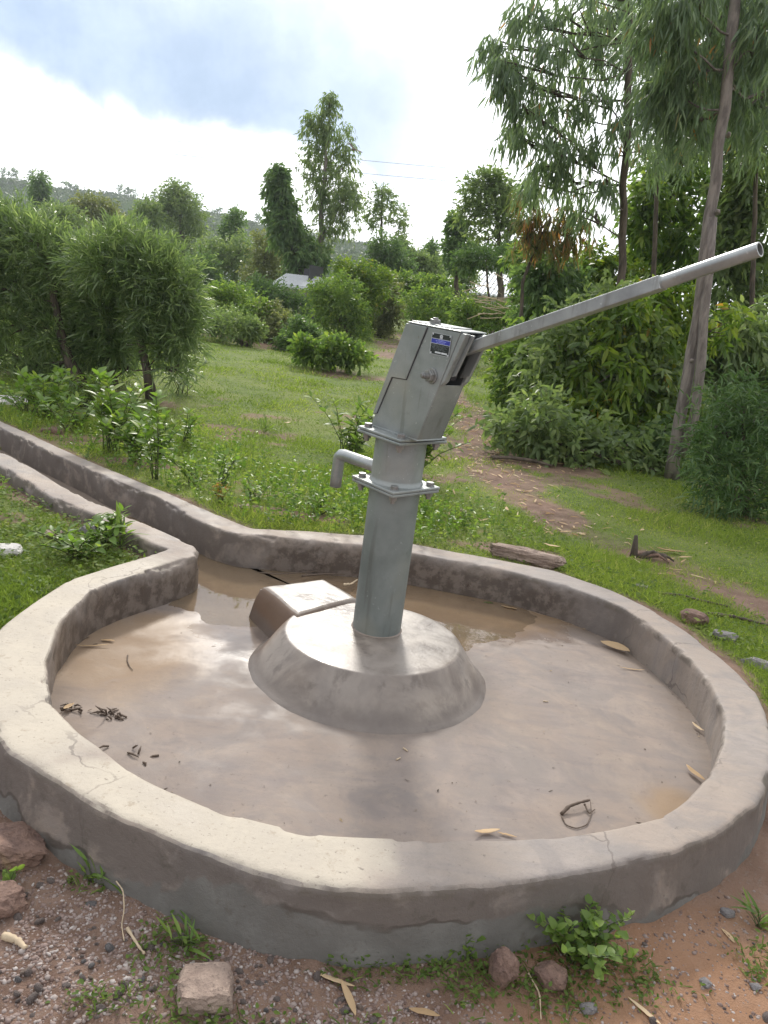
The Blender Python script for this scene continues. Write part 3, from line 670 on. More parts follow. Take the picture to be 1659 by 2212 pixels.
for zc in (Z1, Z2):
    for sx, sy in ((-1, -1), (1, -1), (1, 1), (-1, 1)):
        g = Geo(); hexa(g, .0105, 0, 0, -.058, .012, 12); b = g.obj('flange_bolt', MAT['bolt'], pump); b.location = (sx * BN, sy * BN, zc + .009)
        b.rotation_euler = (0, 0, random.uniform(0, 1))
        g = Geo(); hexa(g, .0175, 0, 0, .0025, .0155); hexa(g, .020, 0, 0, 0, .0025, 20); g.obj('bolt_head', MAT['bolt'], b, bevel=.0015)
        g = Geo(); hexa(g, .0175, 0, 0, -.046, -.030); hexa(g, .020, 0, 0, -.0295, -.0265, 20); g.obj('nut', MAT['bolt'], b, bevel=.0015)
# spout: arm and downturned nozzle, mitred
g = Geo(); r = .0265
ez = .700
g.tube([(-.095, 0, ez + .012), (-.2, 0, ez + .010), (-.35, 0, ez + .006), (-.374, 0, ez + .002), (-.386, 0, ez - .010), (-.389, 0, ez - .03), (-.391, 0, ez - .09), (-.393, 0, ez - .150)], [r, r, r, r * 1.02, r * 1.04, r, r, r], 28, cap=False)
sp = g.obj('spout', MAT['bright_steel'], pump); auto_smooth(sp, 50); md = sp.modifiers.new('wall', 'SOLIDIFY'); md.thickness = .004
g = Geo(); g.tube([(-.106, 0, ez + .012), (-.113, 0, ez + .012), (-.118, 0, ez + .012)], [r + .008, r + .005, r + .001], 28); o = g.obj('weld', MAT['steel'], sp); auto_smooth(o, 60)
# head: slanted box of plates
HB = .0690; ZB, ZT = Z2 + .0095, 1.331
def ax_l(z): return -.1225 + (z - .8968) * (.0266 + .1225) / (1.3328 - .8968)
def ax_r(z): return .1565 + (z - .8918) * (.3037 - .1565) / (1.3279 - .8918)
T = .006
head = Geo()
for s in (-1, 1):
    b0, b1 = (s * HB, s * (HB - T)) if s > 0 else (s * HB, s * (HB - T))
    lo, hi = min(b0, b1), max(b0, b1)
    head.prism([(ax_l(ZB), ZB), (ax_r(ZB), ZB), (ax_r(ZT), ZT), (ax_l(ZT), ZT)], lo, hi)
SZ = 1.128   # the slot's lower end
bi = HB - T - .0002
head.prism([(ax_l(ZB), ZB), (ax_l(ZB) + T, ZB), (ax_l(ZT) + T, ZT), (ax_l(ZT), ZT)], -bi, bi)
head.prism([(ax_r(ZB) - T, ZB), (ax_r(ZB) - .0003, ZB), (ax_r(SZ) - .0003, SZ), (ax_r(SZ) - T, SZ)], -bi, bi)
hd = head.obj('head_casing', MAT['steel'], pump, bevel=.004, seg=3)
g = Geo(); g.prism([(ax_l(ZB) - .004, ZB - .002), (ax_r(ZB) + .004, ZB - .002), (ax_r(ZB) + .002, ZB + .005), (ax_l(ZB) - .002, ZB + .005)], -HB - .004, HB + .004); g.obj('weld', MAT['steel'], hd, bevel=.002)
# lid
g = Geo(); g.box(ax_l(ZT) - .003, ax_r(ZT) + .002, -HB - .002, HB + .002, ZT + .001, ZT + .007); lid = g.obj('top_lid', MAT['bright_steel'], pump, bevel=.002)
g = Geo(); g.box(ax_l(ZT) - .004, ax_l(ZT) + .205, -HB + .020, HB + .003, ZT + .0075, ZT + .0115); g.obj('lid_flap', MAT['bright_steel'], lid, bevel=.0015)
g = Geo(); x_, y_ = .120, -.020; hexa(g, .011, x_, y_, ZT + .012, ZT + .035, 12); hexa(g, .021, x_, y_, ZT + .0165, ZT + .0285); hexa(g, .024, x_, y_, ZT + .0118, ZT + .0163, 20); g.obj('lid_bolt', MAT['bolt'], lid, bevel=.0015)
# slot collar: cheeks on the handle side
def cheek(s):
    b0, b1 = (-HB + .001, -HB + .026) if s < 0 else (HB - .026, HB - .001)
    z0 = SZ - .006
    return [(ax_r(z0) + .0005, z0), (ax_r(z0) + .024, z0 + .022), (ax_r(ZT) + .030, ZT - .001), (ax_r(ZT) + .0005, ZT - .001)], b0, b1
for s in (-1, 1):
    poly, b0, b1 = cheek(s)
    g = Geo(); g.prism(poly, b0, b1); g.obj('slot_cheek', MAT['steel'], pump, bevel=.003)
    g = Geo(); zz = SZ + .03
    bb = (-HB + .0265, -HB + .034) if s < 0 else (HB - .034, HB - .0265)
    g.prism([(ax_r(zz) - .01, zz), (ax_r(zz) + .038, zz + .012), (ax_r(ZT) + .045, ZT - .004), (ax_r(ZT) - .01, ZT - .004)], *bb); g.obj('slot_guide', MAT['steel'], pump, bevel=.002)
g = Geo(); g.prism([(ax_l(ZB) + .05, ZB + .03), (ax_r(ZB) - .05, ZB + .03), (ax_r(ZT) - .10, ZT - .05), (ax_l(ZT) + .05, ZT - .05)], -.012, .012); g.obj('chain_quadrant', MAT['cavity'], pump)
# front cover wrapped round the spout side, stepped edge
cov = [(ax_l(.951) - .004, .948), (-.0905, .955), (-.0275, 1.1135), (.0555, 1.1185), (.1335, ZT - .001), (ax_l(ZT) - .004, ZT - .001)]
g = Geo(); g.prism(cov, -HB - .0055, -HB - .0008); g.prism(cov, HB + .0008, HB + .0055)
g.prism([(ax_l(.948) - .0085, .948), (ax_l(.948) - .001, .948), (ax_l(ZT) - .001, ZT - .001), (ax_l(ZT) - .0085, ZT - .001)], -HB - .0055, HB + .0055)
g.obj('inspection_cover', MAT['steel'], pump, bevel=.0015)
# added dark strip painting in the seam's shadow line along the stepped edge
g = Geo()
seam = [(-.0945, .951), (-.0885, .954), (-.0245, 1.1110), (.0575, 1.1160), (.1375, ZT - .002), (.1295, ZT - .002), (.051, 1.121), (-.031, 1.116)]
g.prism(seam, -HB - .0022, -HB - .0005); g.obj('seam_shadow_strip', MAT['cavity'], pump)
# axle with bearing boss, washer, nuts
def axle(s):
    g = Geo()
    a_, z_ = .1905, 1.156
    for r_, y0, y1, sg in ((.030, 0, .007, 28), (.0235, .007, .012, 6), (.0235, .0125, .024, 6), (.0115, .024, .050, 14), (.0085, .050, .056, 14)):
        an = np.arange(sg) * 2 * math.pi / sg + .3
        V = [(a_ + r_ * math.cos(q), s * (HB + y0 + .0002), z_ + r_ * math.sin(q)) for q in an] + [(a_ + r_ * math.cos(q), s * (HB + y1), z_ + r_ * math.sin(q)) for q in an]
        g.add(V, [tuple(range(sg - 1, -1, -1)), tuple(range(sg, 2 * sg))] + [(i, (i + 1) % sg, (i + 1) % sg + sg, i + sg) for i in range(sg)])
    g.obj('axle_bolt', MAT['bolt'], pump, bevel=.0015)
axle(-1); axle(1)
# maker's plate: emblem, blue band, rows of print too fine to read
P0, P1, Q0, Q1 = .1640, .2650, 1.2365, 1.3145
yb = -HB - .0008
pl = Geo(); pl.box(P0, P1, yb - .0016, yb, Q0, Q1); plt = pl.obj('maker_plate', MAT['black_plate'], pump, bevel=.0006)
def patch(name, mat, a0, a1, z0, z1, lift=.0004, parent=plt):
    g = Geo(); y0 = yb - .0016
    g.box(P0 + a0 * (P1 - P0), P0 + a1 * (P1 - P0), y0 - lift - .0002, y0 - .00005, Q0 + z0 * (Q1 - Q0), Q0 + z1 * (Q1 - Q0)); return g
patch('x', None, .0, 1.0, .52, .74).obj('blue_band', MAT['blue_plate'], plt)
g = Geo()
for z0 in (.51, .735):
    p_ = patch('x', None, 0, 1, z0, z0 + .018, .0007); g.add(np.concatenate(p_.V), p_.F)
for a0, a1 in ((0, .012), (.988, 1.0)):
    p_ = patch('x', None, a0, a1, .0, 1, .0007); g.add(np.concatenate(p_.V), p_.F)
for z0, z1 in ((0, .012), (.988, 1.0)):
    p_ = patch('x', None, .012, .988, z0, z1, .0007); g.add(np.concatenate(p_.V), p_.F)
g.obj('border_line', MAT['white_print'], plt)
def printrow(g, a0, a1, z0, h, lift, dens=.8, cell=.028):
    a = a0
    while a < a1:
        w = random.uniform(.4, 1.0) * cell
        if random.random() < dens:
            hh = h * random.uniform(.65, 1)
            p_ = patch('x', None, a, min(a + w * .8, a1), z0, z0 + hh, lift); g.add(np.concatenate(p_.V), p_.F)
        a += w
g = Geo(); printrow(g, .38, .64, .690, .03, .0009); printrow(g, .24, .78, .635, .04, .0009, .9); printrow(g, .28, .72, .57, .035, .0009, .9); g.obj('band_lettering', MAT['lilac_print'], plt)
g = Geo()
for k, (z0, a0, a1) in enumerate(((.44, .05, .93), (.385, .05, .80), (.33, .10, .86), (.275, .12, .70), (.225, .2, .8))): printrow(g, a0, a1, z0, .026, .0007, .75)
g.obj('fine_print', MAT['grey_print'], plt)
g = Geo()
for a0, a1, z0, z1 in ((.28, .58, .075, .155), (.61, .90, .075, .155)):
    p_ = patch('x', None, a0, a1, z0, z1, .0008); g.add(np.concatenate(p_.V), p_.F)
g.obj('white_label', MAT['white_print'], plt)
g = Geo()      # round emblem over a ribbon
for k in range(9):
    q = k * 2 * math.pi / 9; p_ = patch('x', None, .50 + .055 * math.cos(q) - .022, .50 + .055 * math.cos(q) + .022, .885 + .055 * math.sin(q) - .022, .885 + .055 * math.sin(q) + .022, .0009); g.add(np.concatenate(p_.V), p_.F)
for a0, a1, z0, z1 in ((.485, .515, .87, .90), (.43, .57, .775, .80), (.44, .47, .80, .825), (.53, .56, .80, .825)):
    p_ = patch('x', None, a0, a1, z0, z1, .0010); g.add(np.concatenate(p_.V), p_.F)
g.obj('emblem', MAT['white_print'], plt)
for a_, z_ in ((.06, .94), (.94, .94), (.06, .06), (.94, .06)):
    g = Geo(); x_, zq = P0 + a_ * (P1 - P0), Q0 + z_ * (Q1 - Q0); sg = 10; an = np.arange(sg) * 2 * math.pi / sg
    V = [(x_ + .0033 * math.cos(q), yb - .0016, zq + .0033 * math.sin(q)) for q in an] + [(x_ + .002 * math.cos(q), yb - .0036, zq + .002 * math.sin(q)) for q in an]
    g.add(V, [tuple(range(sg, 2 * sg))] + [(i, (i + 1) % sg, (i + 1) % sg + sg, i + sg) for i in range(sg)]); g.obj('rivet', MAT['white_print'], plt)
# handle
hdir = np.array([1.017 - .3131, 0, 1.5761 - 1.2835]); hl = np.linalg.norm(hdir); hdir /= hl
hperp = np.array([-hdir[2], 0, hdir[0]])
root = np.array([.3131, 0, 1.2835])
def hbox(s0, s1, hw, hh):
    V = []
    for s in (s0, s1):
        for w, h in ((-hw, -hh), (hw, -hh), (hw, hh), (-hw, hh)):
            V.append(root + hdir * s + np.array([0, w, 0]) + hperp * h)
    return V, [(3, 2, 1, 0), (4, 5, 6, 7), (0, 1, 5, 4), (1, 2, 6, 5), (2, 3, 7, 6), (3, 0, 4, 7)]
g = Geo(); g.add(*hbox(-.13, hl, .0205, .0205)); hb_ = g.obj('handle_bar', MAT['bright_steel'], pump, bevel=.003)
g = Geo(); g.tube([root + hdir * s for s in (hl - .002, hl + .1, hl + .2, hl + .284)], .0205, 28, cap=False); g.tube([root + hdir * s for s in (hl - .002, hl + .1, hl + .2, hl + .284)], .0165, 28, cap=False)
g.tube([root + hdir * (hl + .20), root + hdir * (hl + .22)], .0166, 20)
grip = g.obj('handle_grip', MAT['bright_steel'], pump); auto_smooth(grip, 60)
g = Geo()   # rim of the pipe's open end
e0 = root + hdir * (hl + .284); an = np.arange(28) * 2 * math.pi / 28
V = [e0 + r_ * (np.array([0, math.cos(q), 0]) + hperp * math.sin(q)) for r_ in (.0205, .0165) for q in an]
g.add(V, [(i, (i + 1) % 28, 28 + (i + 1) % 28, 28 + i) for i in range(28)]); g.obj('pipe_end', MAT['bright_steel'], grip)
g = Geo(); g.tube([root + hdir * (hl + .0005), root + hdir * (hl + .006)], [.0225, .021], 24); o = g.obj('weld', MAT['steel'], grip)
g = Geo(); an = np.linspace(-.6, 1.1, 14)
poly = [(.185 + .060 * math.cos(q), 1.18 + .060 * math.sin(q)) for q in an] + [(.17, 1.15)]
g.prism(poly, -.014, .014); g.obj('handle_quadrant', MAT['cavity'], pump)

# ------------------------------------------------------------------ foliage tools
def unitv(v): return v / (np.linalg.norm(v, axis=-1, keepdims=True) + 1e-9)
def leaf_arrays(P, D, Ln, Wd, rng, droop=.3, fold=.12, simple=False, up_=None):
    n = len(P); D = unitv(D); Ln = np.broadcast_to(Ln, (n,)); Wd = np.broadcast_to(Wd, (n,))
    r = rng.normal(size=(n, 3)) if up_ is None else up_ + rng.normal(size=(n, 3)) * .45
    S = unitv(np.cross(D, r)); Nn = np.cross(S, D)
    g = np.array([0, 0, -1.])
    if simple:
        a = P; t = P + D * Ln[:, None] + g * (droop * Ln)[:, None]
        m = P + D * (Ln * .42)[:, None] + g * (droop * .2 * Ln)[:, None] - Nn * (fold * Wd)[:, None]
        V = np.stack([a, m - S * Wd[:, None] / 2, t, m + S * Wd[:, None] / 2], 1).reshape(-1, 3)
        F = np.arange(n)[:, None] * 4 + np.array([[0, 1, 2, 3]])
        return V, F, 4
    c1 = P + D * (Ln * .3)[:, None] + g * (droop * .10 * Ln)[:, None]; c2 = P + D * (Ln * .68)[:, None] + g * (droop * .45 * Ln)[:, None]
    t = P + D * Ln[:, None] + g * (droop * Ln)[:, None]; f = Nn * (fold * Wd)[:, None]
    V = np.stack([P, c1 - S * Wd[:, None] * .5 + f, c1 - f * .5, c1 + S * Wd[:, None] * .5 + f, c2 - S * Wd[:, None] * .36 + f, c2 - f * .5, c2 + S * Wd[:, None] * .36 + f, t], 1).reshape(-1, 3)
    q = np.array([[0, 2, 1, 1], [0, 3, 2, 2], [1, 2, 5, 4], [2, 3, 6, 5], [4, 5, 7, 7], [5, 6, 7, 7]])
    F = np.arange(n)[:, None, None] * 8 + q[None]
    return V, F.reshape(-1, 4), 8
def build_leaves(name, packs, mat):
    Vs, Fs, As, n = [], [], [], 0
    for V, F, k, var in packs:
        Vs.append(V); Fs.append(F + n); As.append(np.repeat(var, k)); n += len(V)
    V = np.concatenate(Vs); F = np.concatenate(Fs); A = np.concatenate(As)
    me = bpy.data.meshes.new(name)
    # quads whose last two corners coincide are triangles
    tri = F[:, 2] == F[:, 3]
    cnt = np.where(tri, 3, 4); starts = np.r_[0, np.cumsum(cnt)[:-1]]
    mask = np.ones(F.shape, bool); mask[tri, 3] = False
    me.vertices.add(len(V)); me.vertices.foreach_set('co', V.astype(np.float32).ravel())
    me.loops.add(int(cnt.sum())); me.loops.foreach_set('vertex_index', F[mask].astype(np.int32))
    me.polygons.add(len(F)); me.polygons.foreach_set('loop_start', starts.astype(np.int32))
    me.update(calc_edges=True)
    a = me.attributes.new('var', 'FLOAT', 'POINT'); a.data.foreach_set('value', A.astype(np.float32)); me.materials.append(mat)
    return me
def sprigs(c, r, n, rng, shell=.5):          # the radius wanders with direction, so no crown is a clean ball
    d = unitv(rng.normal(size=(n, 3))); q = rng.random(n) ** (1 / 3) * (1 - shell) + shell * rng.uniform(.75, 1.05, n)
    q = q * (1 + .55 * vn(d * 1.6 + np.array(c) * 3.1, 1.0, 3, 301))
    return np.array(c) + d * q[:, None] * np.array(r), d
def crown_pack(blobs, rng, per, leaf, wid, k=8, spread=.5, droop=.3, updir=(0, 0, .3), sprig=.25, shell=.4, simple=False, hang=0.0, var_base=None, clump=1.0):
    """blobs: (centre, radii, weight). k leaves along each of the sprigs"""
    packs = []
    for c, r, w in blobs:
        n = max(3, int(per * w)); S, d = sprigs(c, r, n, rng, shell)
        # gather the sprigs into uneven clumps
        m = max(3, n // 9); ci = rng.integers(0, n, m); near = ci[rng.integers(0, m, n)]; S = S + (S[near] - S) * rng.uniform(.0, .62 * clump, n)[:, None]
        sd = unitv(d + rng.normal(size=(n, 3)) * .5 + np.array(updir)) * (1 - hang) + np.array([0, 0, -1.]) * hang
        t = np.tile(np.linspace(0, 1, k), n)[:, None]; SS = np.repeat(S, k, 0); DD = np.repeat(sd, k, 0)
        P = SS + DD * t * sprig + rng.normal(size=(n * k, 3)) * sprig * .06
        LD = unitv(DD * .8 + rng.normal(size=(n * k, 3)) * spread)
        if hang: LD = unitv(LD * (1 - hang) + np.array([0, 0, -1.]) * hang * 1.3 + rng.normal(size=(n * k, 3)) * .10)
        ln = leaf * rng.uniform(.65, 1.2, n * k); wd_ = wid * rng.uniform(.7, 1.2, n * k)
        V, F, kk = leaf_arrays(P, LD, ln, wd_, rng, droop, simple=simple)
        sv = np.repeat(rng.uniform(0, 1, n), k); var = np.clip(sv * .55 + rng.uniform(0, .45, n * k) + (.06 * rng.normal(size=n * k)), 0, 1)
        if var_base is not None: var = np.clip(var_base(c, var), 0, 1)
        packs.append((V, F, kk, var))
    return packs
def px_blobs(lst, y, jitter=0.0, depth=.7):
    out_ = []
    for q in lst:
        u, v, ru, rv = q[:4]; w = q[4] if len(q) > 4 else 1.0; yy = y + (q[5] if len(q) > 5 else (random.uniform(-1, 1) * jitter))
        c = at(u, v, yy); s = yy / PF * 1.03
        out_.append((c, (ru * s, max(ru, rv) * s * depth, rv * s), w * 1.0))
    return out_
def wobble(P0, P1, n, amp, rng, bend=(0, 0, 0)):
    t = np.linspace(0, 1, n)[:, None]; P = np.array(P0) * (1 - t) + np.array(P1) * t
    w = np.cumsum(rng.normal(size=(n, 3)), 0) * amp / math.sqrt(n); w -= w[0] * (1 - t) + w[-1] * t
    return P + w + np.array(bend) * (t * (1 - t) * 4)
def leaf_plate(name, ln, wd_, droop, mat, var):
    V = []; F = []; n = 5
    for i in range(n + 1):
        t = i / n; w = wd_ * .5 * math.sin(math.pi * t ** .8) ** .8 if 0 < t < 1 else 0.0004
        zz = -droop * ln * t * t; V += [(ln * t, -w, zz + w * .25), (ln * t, 0, zz), (ln * t, w, zz + w * .25)]
    for i in range(n):
        a = i * 3; F += [(a, a + 3, a + 4, a + 1), (a + 1, a + 4, a + 5, a + 2)]
    return mesh(name, np.array(V), F, mat, True, {'var': np.full(len(V), var)})
def tree(kind, label, cat, base, trunk_pts, r0, r1, blobs, mat, bark, rng, per, leaf, wid, group=None, limbs=True, crown_name='crown', parts=None, **kw):
    base = np.array(base, float)
    t = thing(kind, label, cat, base, group)
    g = Geo(); pts = np.array(trunk_pts, float) - base
    d = np.r_[0, np.cumsum(np.linalg.norm(np.diff(pts, axis=0), axis=1))]; n = max(6, int(d[-1] / .35) + 2); tt_ = np.linspace(0, d[-1], n)
    pp = np.c_[np.interp(tt_, d, pts[:, 0]), np.interp(tt_, d, pts[:, 1]), np.interp(tt_, d, pts[:, 2])]
    pp[1:-1] += rng.normal(size=(n - 2, 3)) * r0 * .18
    rr = r0 + (r1 - r0) * (tt_ / d[-1]) ** .85; rr[0] *= 1.35
    g.tube(pp, rr, 10 if r0 < .2 else 14)
    if limbs:
        for c, r, w in blobs:
            c = c - base; k = np.argmin(np.linalg.norm(pp - (c - np.array([0, 0, max(r[0], r[2]) * .9])), axis=1)); k = min(max(k, 1), n - 1)
            L_ = wobble(pp[k], c, 6, .06 * np.linalg.norm(c - pp[k]) + .01, rng, (0, 0, -.05 * np.linalg.norm(c - pp[k])))
            g.tube(L_, np.linspace(min(rr[k] * .22, .2 * r0), rr[-1] * .12 + .002, 6), 6)
            for _ in range(4):
                e = c + unitv(rng.normal(size=3)) * np.array(r) * .8; g.tube(wobble(L_[3 + (_ % 3)], e, 4, .05 * max(r), rng), np.linspace(r1 * .35 + .006, .003, 4), 4)
    g.obj('trunk', bark, t, True)
    bl = [(c - base, r, w) for c, r, w in blobs]
    me = build_leaves(crown_name, crown_pack(bl, rng, per, leaf, wid, **kw), mat)
    obj(crown_name, me, t)
    if parts:          # the leaves that show largest, one by one, on the side nearest the path
        pls = [leaf_plate('leaf', leaf * s_, wid * 1.1 * s_, .1, mat, v_) for s_, v_ in ((1, .2), (.9, .5), (1.1, .75), (.8, .35), (1, .99))]
        for q in range(parts[0]):
            c, r, w = bl[int(rng.integers(len(bl)))]; d_ = unitv(rng.normal(size=3)); d_[1] = -abs(d_[1]); o = obj('leaf', pls[int(rng.choice(5, p=[.3, .27, .25, .15, .03]))], t)
            o.location = c + d_ * np.array(r) * rng.uniform(.85, 1.1); o.rotation_euler = (rng.normal() * .6, rng.uniform(.7, 1.45), rng.uniform(0, 6.28))
    return t
rng = np.random.default_rng(11)
def gpt(u, v, dz=0.0):                       # the point of the terrain seen there
    d = ray(u, v); y = 1.0
    lo, hi = .8, 400
    for _ in range(60):
        mid_ = (lo + hi) / 2; p = np.array([0, 0, EYE]) + d * mid_
        if p[2] > ground_z(np.array([p[0]]), np.array([p[1]]))[0]: lo = mid_
        else: hi = mid_
    p = np.array([0, 0, EYE]) + d * lo; p[2] = ground_z(np.array([p[0]]), np.array([p[1]]))[0] + dz
    return p
def gbase(u, y):                             # foot of a thing at distance y, under the column u
    p = at(u, 900, y); v0 = 900
    for _ in range(8):
        zt = ground_z(np.array([p[0]]), np.array([p[1]]))[0]; v0 += (p[2] - zt) / y * PF; p = at(u - (v0 - 900) * 0.0, v0, y)
    p[2] = ground_z(np.array([p[0]]), np.array([p[1]]))[0]
    return p
def stand(u, v, y):                          # (u,v) is a point of the stem; foot straight below it
    p = at(u, v, y); p[2] = ground_z(np.array([p[0]]), np.array([p[1]]))[0]; return p

# ------------------------------------------------------------------ hill behind
crest = [(-420, 345), (-200, 352), (-100, 366), (0, 383), (60, 392), (130, 408), (200, 414), (300, 428), (380, 447), (480, 462), (560, 486), (640, 500), (700, 510), (850, 532), (950, 553), (1100, 590), (1300, 650), (1500, 700), (1800, 760), (2200, 850)]
hu = np.linspace(-420, 2200, 120); cu = np.array([c[0] for c in crest]); cv = np.array([c[1] for c in crest])
rows = 46; HV = []
for j in range(rows):
    t = j / (rows - 1)
    for i, u in enumerate(hu):
        ct = at(u, np.interp(u, cu, cv), 340.0); ct[2] = max(ct[2], -1)
        x = ct[0]
        if t < .8:
            q = t / .8; y = 85 + q * 255; z = 1.3 + (ct[2] - 1.3) * (q ** 1.12); x = ct[0] * y / 340.0
        else:
            q = (t - .8) / .2; y = 340 + q * 420; z = ct[2] * (1 - q ** 1.5) - 3 * q; x = ct[0] * (1 + .5 * q)
        HV.append((x, y, z))
HV = np.array(HV); amp = np.clip((HV[:, 1] - 85) / 120, 0, 1); HV[:, 2] += vn(HV * [1, 1, 0], .03, 4, 81) * 2.0 * amp
HV[:, 2] -= (HV[:, 1] < 90) * 3
a = (np.arange(rows - 1)[:, None] * 120 + np.arange(119)[None]).ravel(); HF = np.c_[a, a + 1, a + 121, a + 120]
def hill_mat():
    m, nt, p, out = new_mat('hill_scrub_ground'); pos = geo_pos(nt)
    a = noise(nt, pos, .03, 6, .65, .4); b = noise(nt, pos, .35, 5, .7)
    c = mixc(nt, smooth(nt, a, .38, .62), (.040, .072, .026), (.082, .12, .042)); c = mixc(nt, smooth(nt, b, .5, .65, 0, .7), c, (.035, .065, .025))
    L(nt, c, p.inputs['Base Color']); p.inputs['Roughness'].default_value = 1; p.inputs['Specular IOR Level'].default_value = 0; bump(nt, p, b, 1, 1.5)
    return m
obj('hill', mesh('hill', HV, HF, hill_mat(), True), kind='structure')
HG = HV.reshape(rows, 120, 3)
def hill_pt(ti, ui):
    j = ti * .8 * (rows - 1); i = (ui + 420) / 2620 * 119; j0, i0 = int(j), int(i); fj, fi = j - j0, i - i0
    return (HG[j0, i0] * (1 - fj) * (1 - fi) + HG[j0 + 1, i0] * fj * (1 - fi) + HG[j0, i0 + 1] * (1 - fj) * fi + HG[j0 + 1, i0 + 1] * fj * fi)
# scrub that covers the slope as one mass
n = 9000; pk = []
Pq = np.array([hill_pt(min(.999, q), u) for q, u in zip(rng.random(n) ** .7, rng.uniform(-300, 1900, n))])
sz = rng.uniform(.4, 1.25, n) * (vn(Pq * [1, 1, 0], .02, 3, 83) + 1.25) * .8 * np.clip(Pq[:, 1] / 300, .25, 1)
Sx = np.repeat(Pq, 12, 0) + rng.normal(size=(n * 12, 3)).clip(-1.7, 1.7) * np.repeat(sz, 12)[:, None] * [.7, .7, .35] + np.repeat(sz, 12)[:, None] * [0, 0, .4]
V, F, k = leaf_arrays(Sx, rng.normal(size=(n * 12, 3)) + [0, 0, .4], np.repeat(sz, 12) * 1.0, np.repeat(sz, 12) * .7, rng, .1, simple=True)
obj('hill_scrub', build_leaves('hill_scrub', [(V, F, k, np.repeat(rng.random(n), 12) * .7 + rng.random(n * 12) * .3)], MAT['scrub']), kind='stuff', label='green scrub covering the slope of the far hill')
# single trees along the crest
def crest_mesh(seed, tall):
    r_ = np.random.default_rng(seed); bl = []
    for k_ in range(5): bl.append(((r_.normal() * .9, r_.normal() * .9, tall * (.45 + .13 * k_)), (tall * .2, tall * .2, tall * .16), 1))
    return build_leaves('crown', crown_pack(bl, r_, 10, .95, .6, k=6, sprig=.7, simple=True, droop=.1), MAT['dark'])
cm = [crest_mesh(1, 5.5), crest_mesh(2, 8), crest_mesh(3, 4)]
gt = Geo(); gt.tube([(0, 0, -1), (0, 0, 3.4)], [.25, .12], 6); tm = mesh('trunk', np.concatenate(gt.V), gt.F, MAT['bark'])
ORD = 'first second third fourth fifth sixth seventh eighth ninth tenth eleventh twelfth thirteenth fourteenth fifteenth sixteenth seventeenth eighteenth nineteenth'.split()
for oi, (u, kind, s) in enumerate(sorted([(-30, 0, 1.2), (6, 1, .7), (30, 0, 1), (66, 1, .8), (150, 2, 1), (165, 0, .6), (258, 1, .75), (276, 0, .9), (290, 1, .6), (330, 1, .7), (352, 2, 1), (425, 1, .7), (505, 0, 1.0), (553, 1, .75), (568, 2, 1.1), (470, 2, .8), (598, 2, 1.0), (872, 0, .9), (925, 1, .6)])):
    c = at(u, np.interp(u, cu, cv), 338.0)
    t = thing('hilltop_tree', '%s from the left of the small dark trees on the skyline of the far hill' % ORD[oi], 'tree', c - [0, 0, .8], 'trees along the crest of the hill')
    s *= .8; t.scale = (s, s, s); t.rotation_euler = (0, 0, random.uniform(0, 6)); obj('crown', cm[kind], t); obj('trunk', tm, t)

# ------------------------------------------------------------------ trees of the middle distance
tree('tall_tree', 'tallest slender feathery tree in the middle of the background', 'tree', stand(684, 700, 34), [stand(684, 700, 34), at(690, 560, 34), at(700, 400, 34), at(712, 225, 34)], .20, .03,
     px_blobs([(712, 222, 13, 18), (714, 262, 22, 28), (672, 268, 16, 28), (700, 305, 30, 30), (745, 300, 20, 34, .8), (672, 345, 22, 40), (712, 350, 32, 34), (752, 360, 20, 36, .8), (680, 400, 26, 36), (720, 400, 34, 36), (754, 405, 22, 24, .9), (705, 440, 30, 30), (745, 440, 26, 30), (764, 425, 14, 20, .5), (756, 480, 20, 34, .55), (722, 480, 16, 30, .5), (700, 500, 18, 40, .8), (690, 560, 26, 40, .8)], 34, .4),
     MAT['mid'], MAT['bark_pale'], rng, 62, .22, .06, k=8, sprig=.45, clump=1.3, hang=.35, spread=.6, simple=True)
tree('leaning_tree', 'dense dark tree left of the tallest slender tree', 'tree', stand(655, 690, 33), [stand(655, 690, 33), at(650, 600, 33), at(625, 480, 33), at(602, 372, 33)], .22, .04,
     px_blobs([(602, 382, 11, 16), (600, 410, 20, 22), (612, 440, 26, 26), (596, 465, 16, 22, .8), (622, 478, 28, 26), (640, 510, 28, 30), (608, 505, 18, 22, .6), (645, 545, 34, 30), (650, 590, 36, 36), (680, 575, 26, 50)], 33, .4),
     MAT['dark'], MAT['bark'], rng, 95, .26, .10, k=8, sprig=.45, hang=.25, simple=True)
tree('umbrella_tree', 'open flat-crowned tree with layered branches against the sky', 'tree', stand(824, 640, 38), [stand(824, 640, 38), at(824, 540, 38), at(824, 410, 38)], .13, .03,
     px_blobs([(822, 408, 14, 4), (834, 424, 14, 5), (806, 436, 20, 6), (828, 444, 26, 8), (852, 446, 20, 7), (800, 458, 16, 7, .8), (838, 464, 34, 9), (862, 472, 16, 8), (812, 478, 20, 7, .7), (868, 492, 10, 8, .6), (796, 480, 8, 10, .5), (872, 515, 7, 14, .4)], 38, .2, 1.2),
     MAT['mid'], MAT['bark'], rng, 30, .17, .07, k=7, sprig=.28, clump=1.0, updir=(0, 0, 0), simple=True, hang=.05)
tree('spreading_tree', 'broad layered tree behind the red-leaved branch', 'tree', stand(1085, 700, 24), [stand(1085, 700, 24), at(1082, 560, 24), at(1066, 390, 24)], .16, .03,
     px_blobs([(1064, 382, 18, 7), (1040, 404, 34, 10), (1085, 408, 26, 12), (1025, 430, 26, 14), (1060, 440, 34, 16), (1105, 442, 26, 18), (1010, 462, 26, 20, .8), (1075, 475, 40, 20), (1110, 500, 30, 30), (1050, 505, 26, 22, .7), (1085, 540, 36, 30)], 24, .3),
     MAT['mid'], MAT['bark'], rng, 75, .16, .06, k=8, sprig=.3, clump=1.4, simple=True)
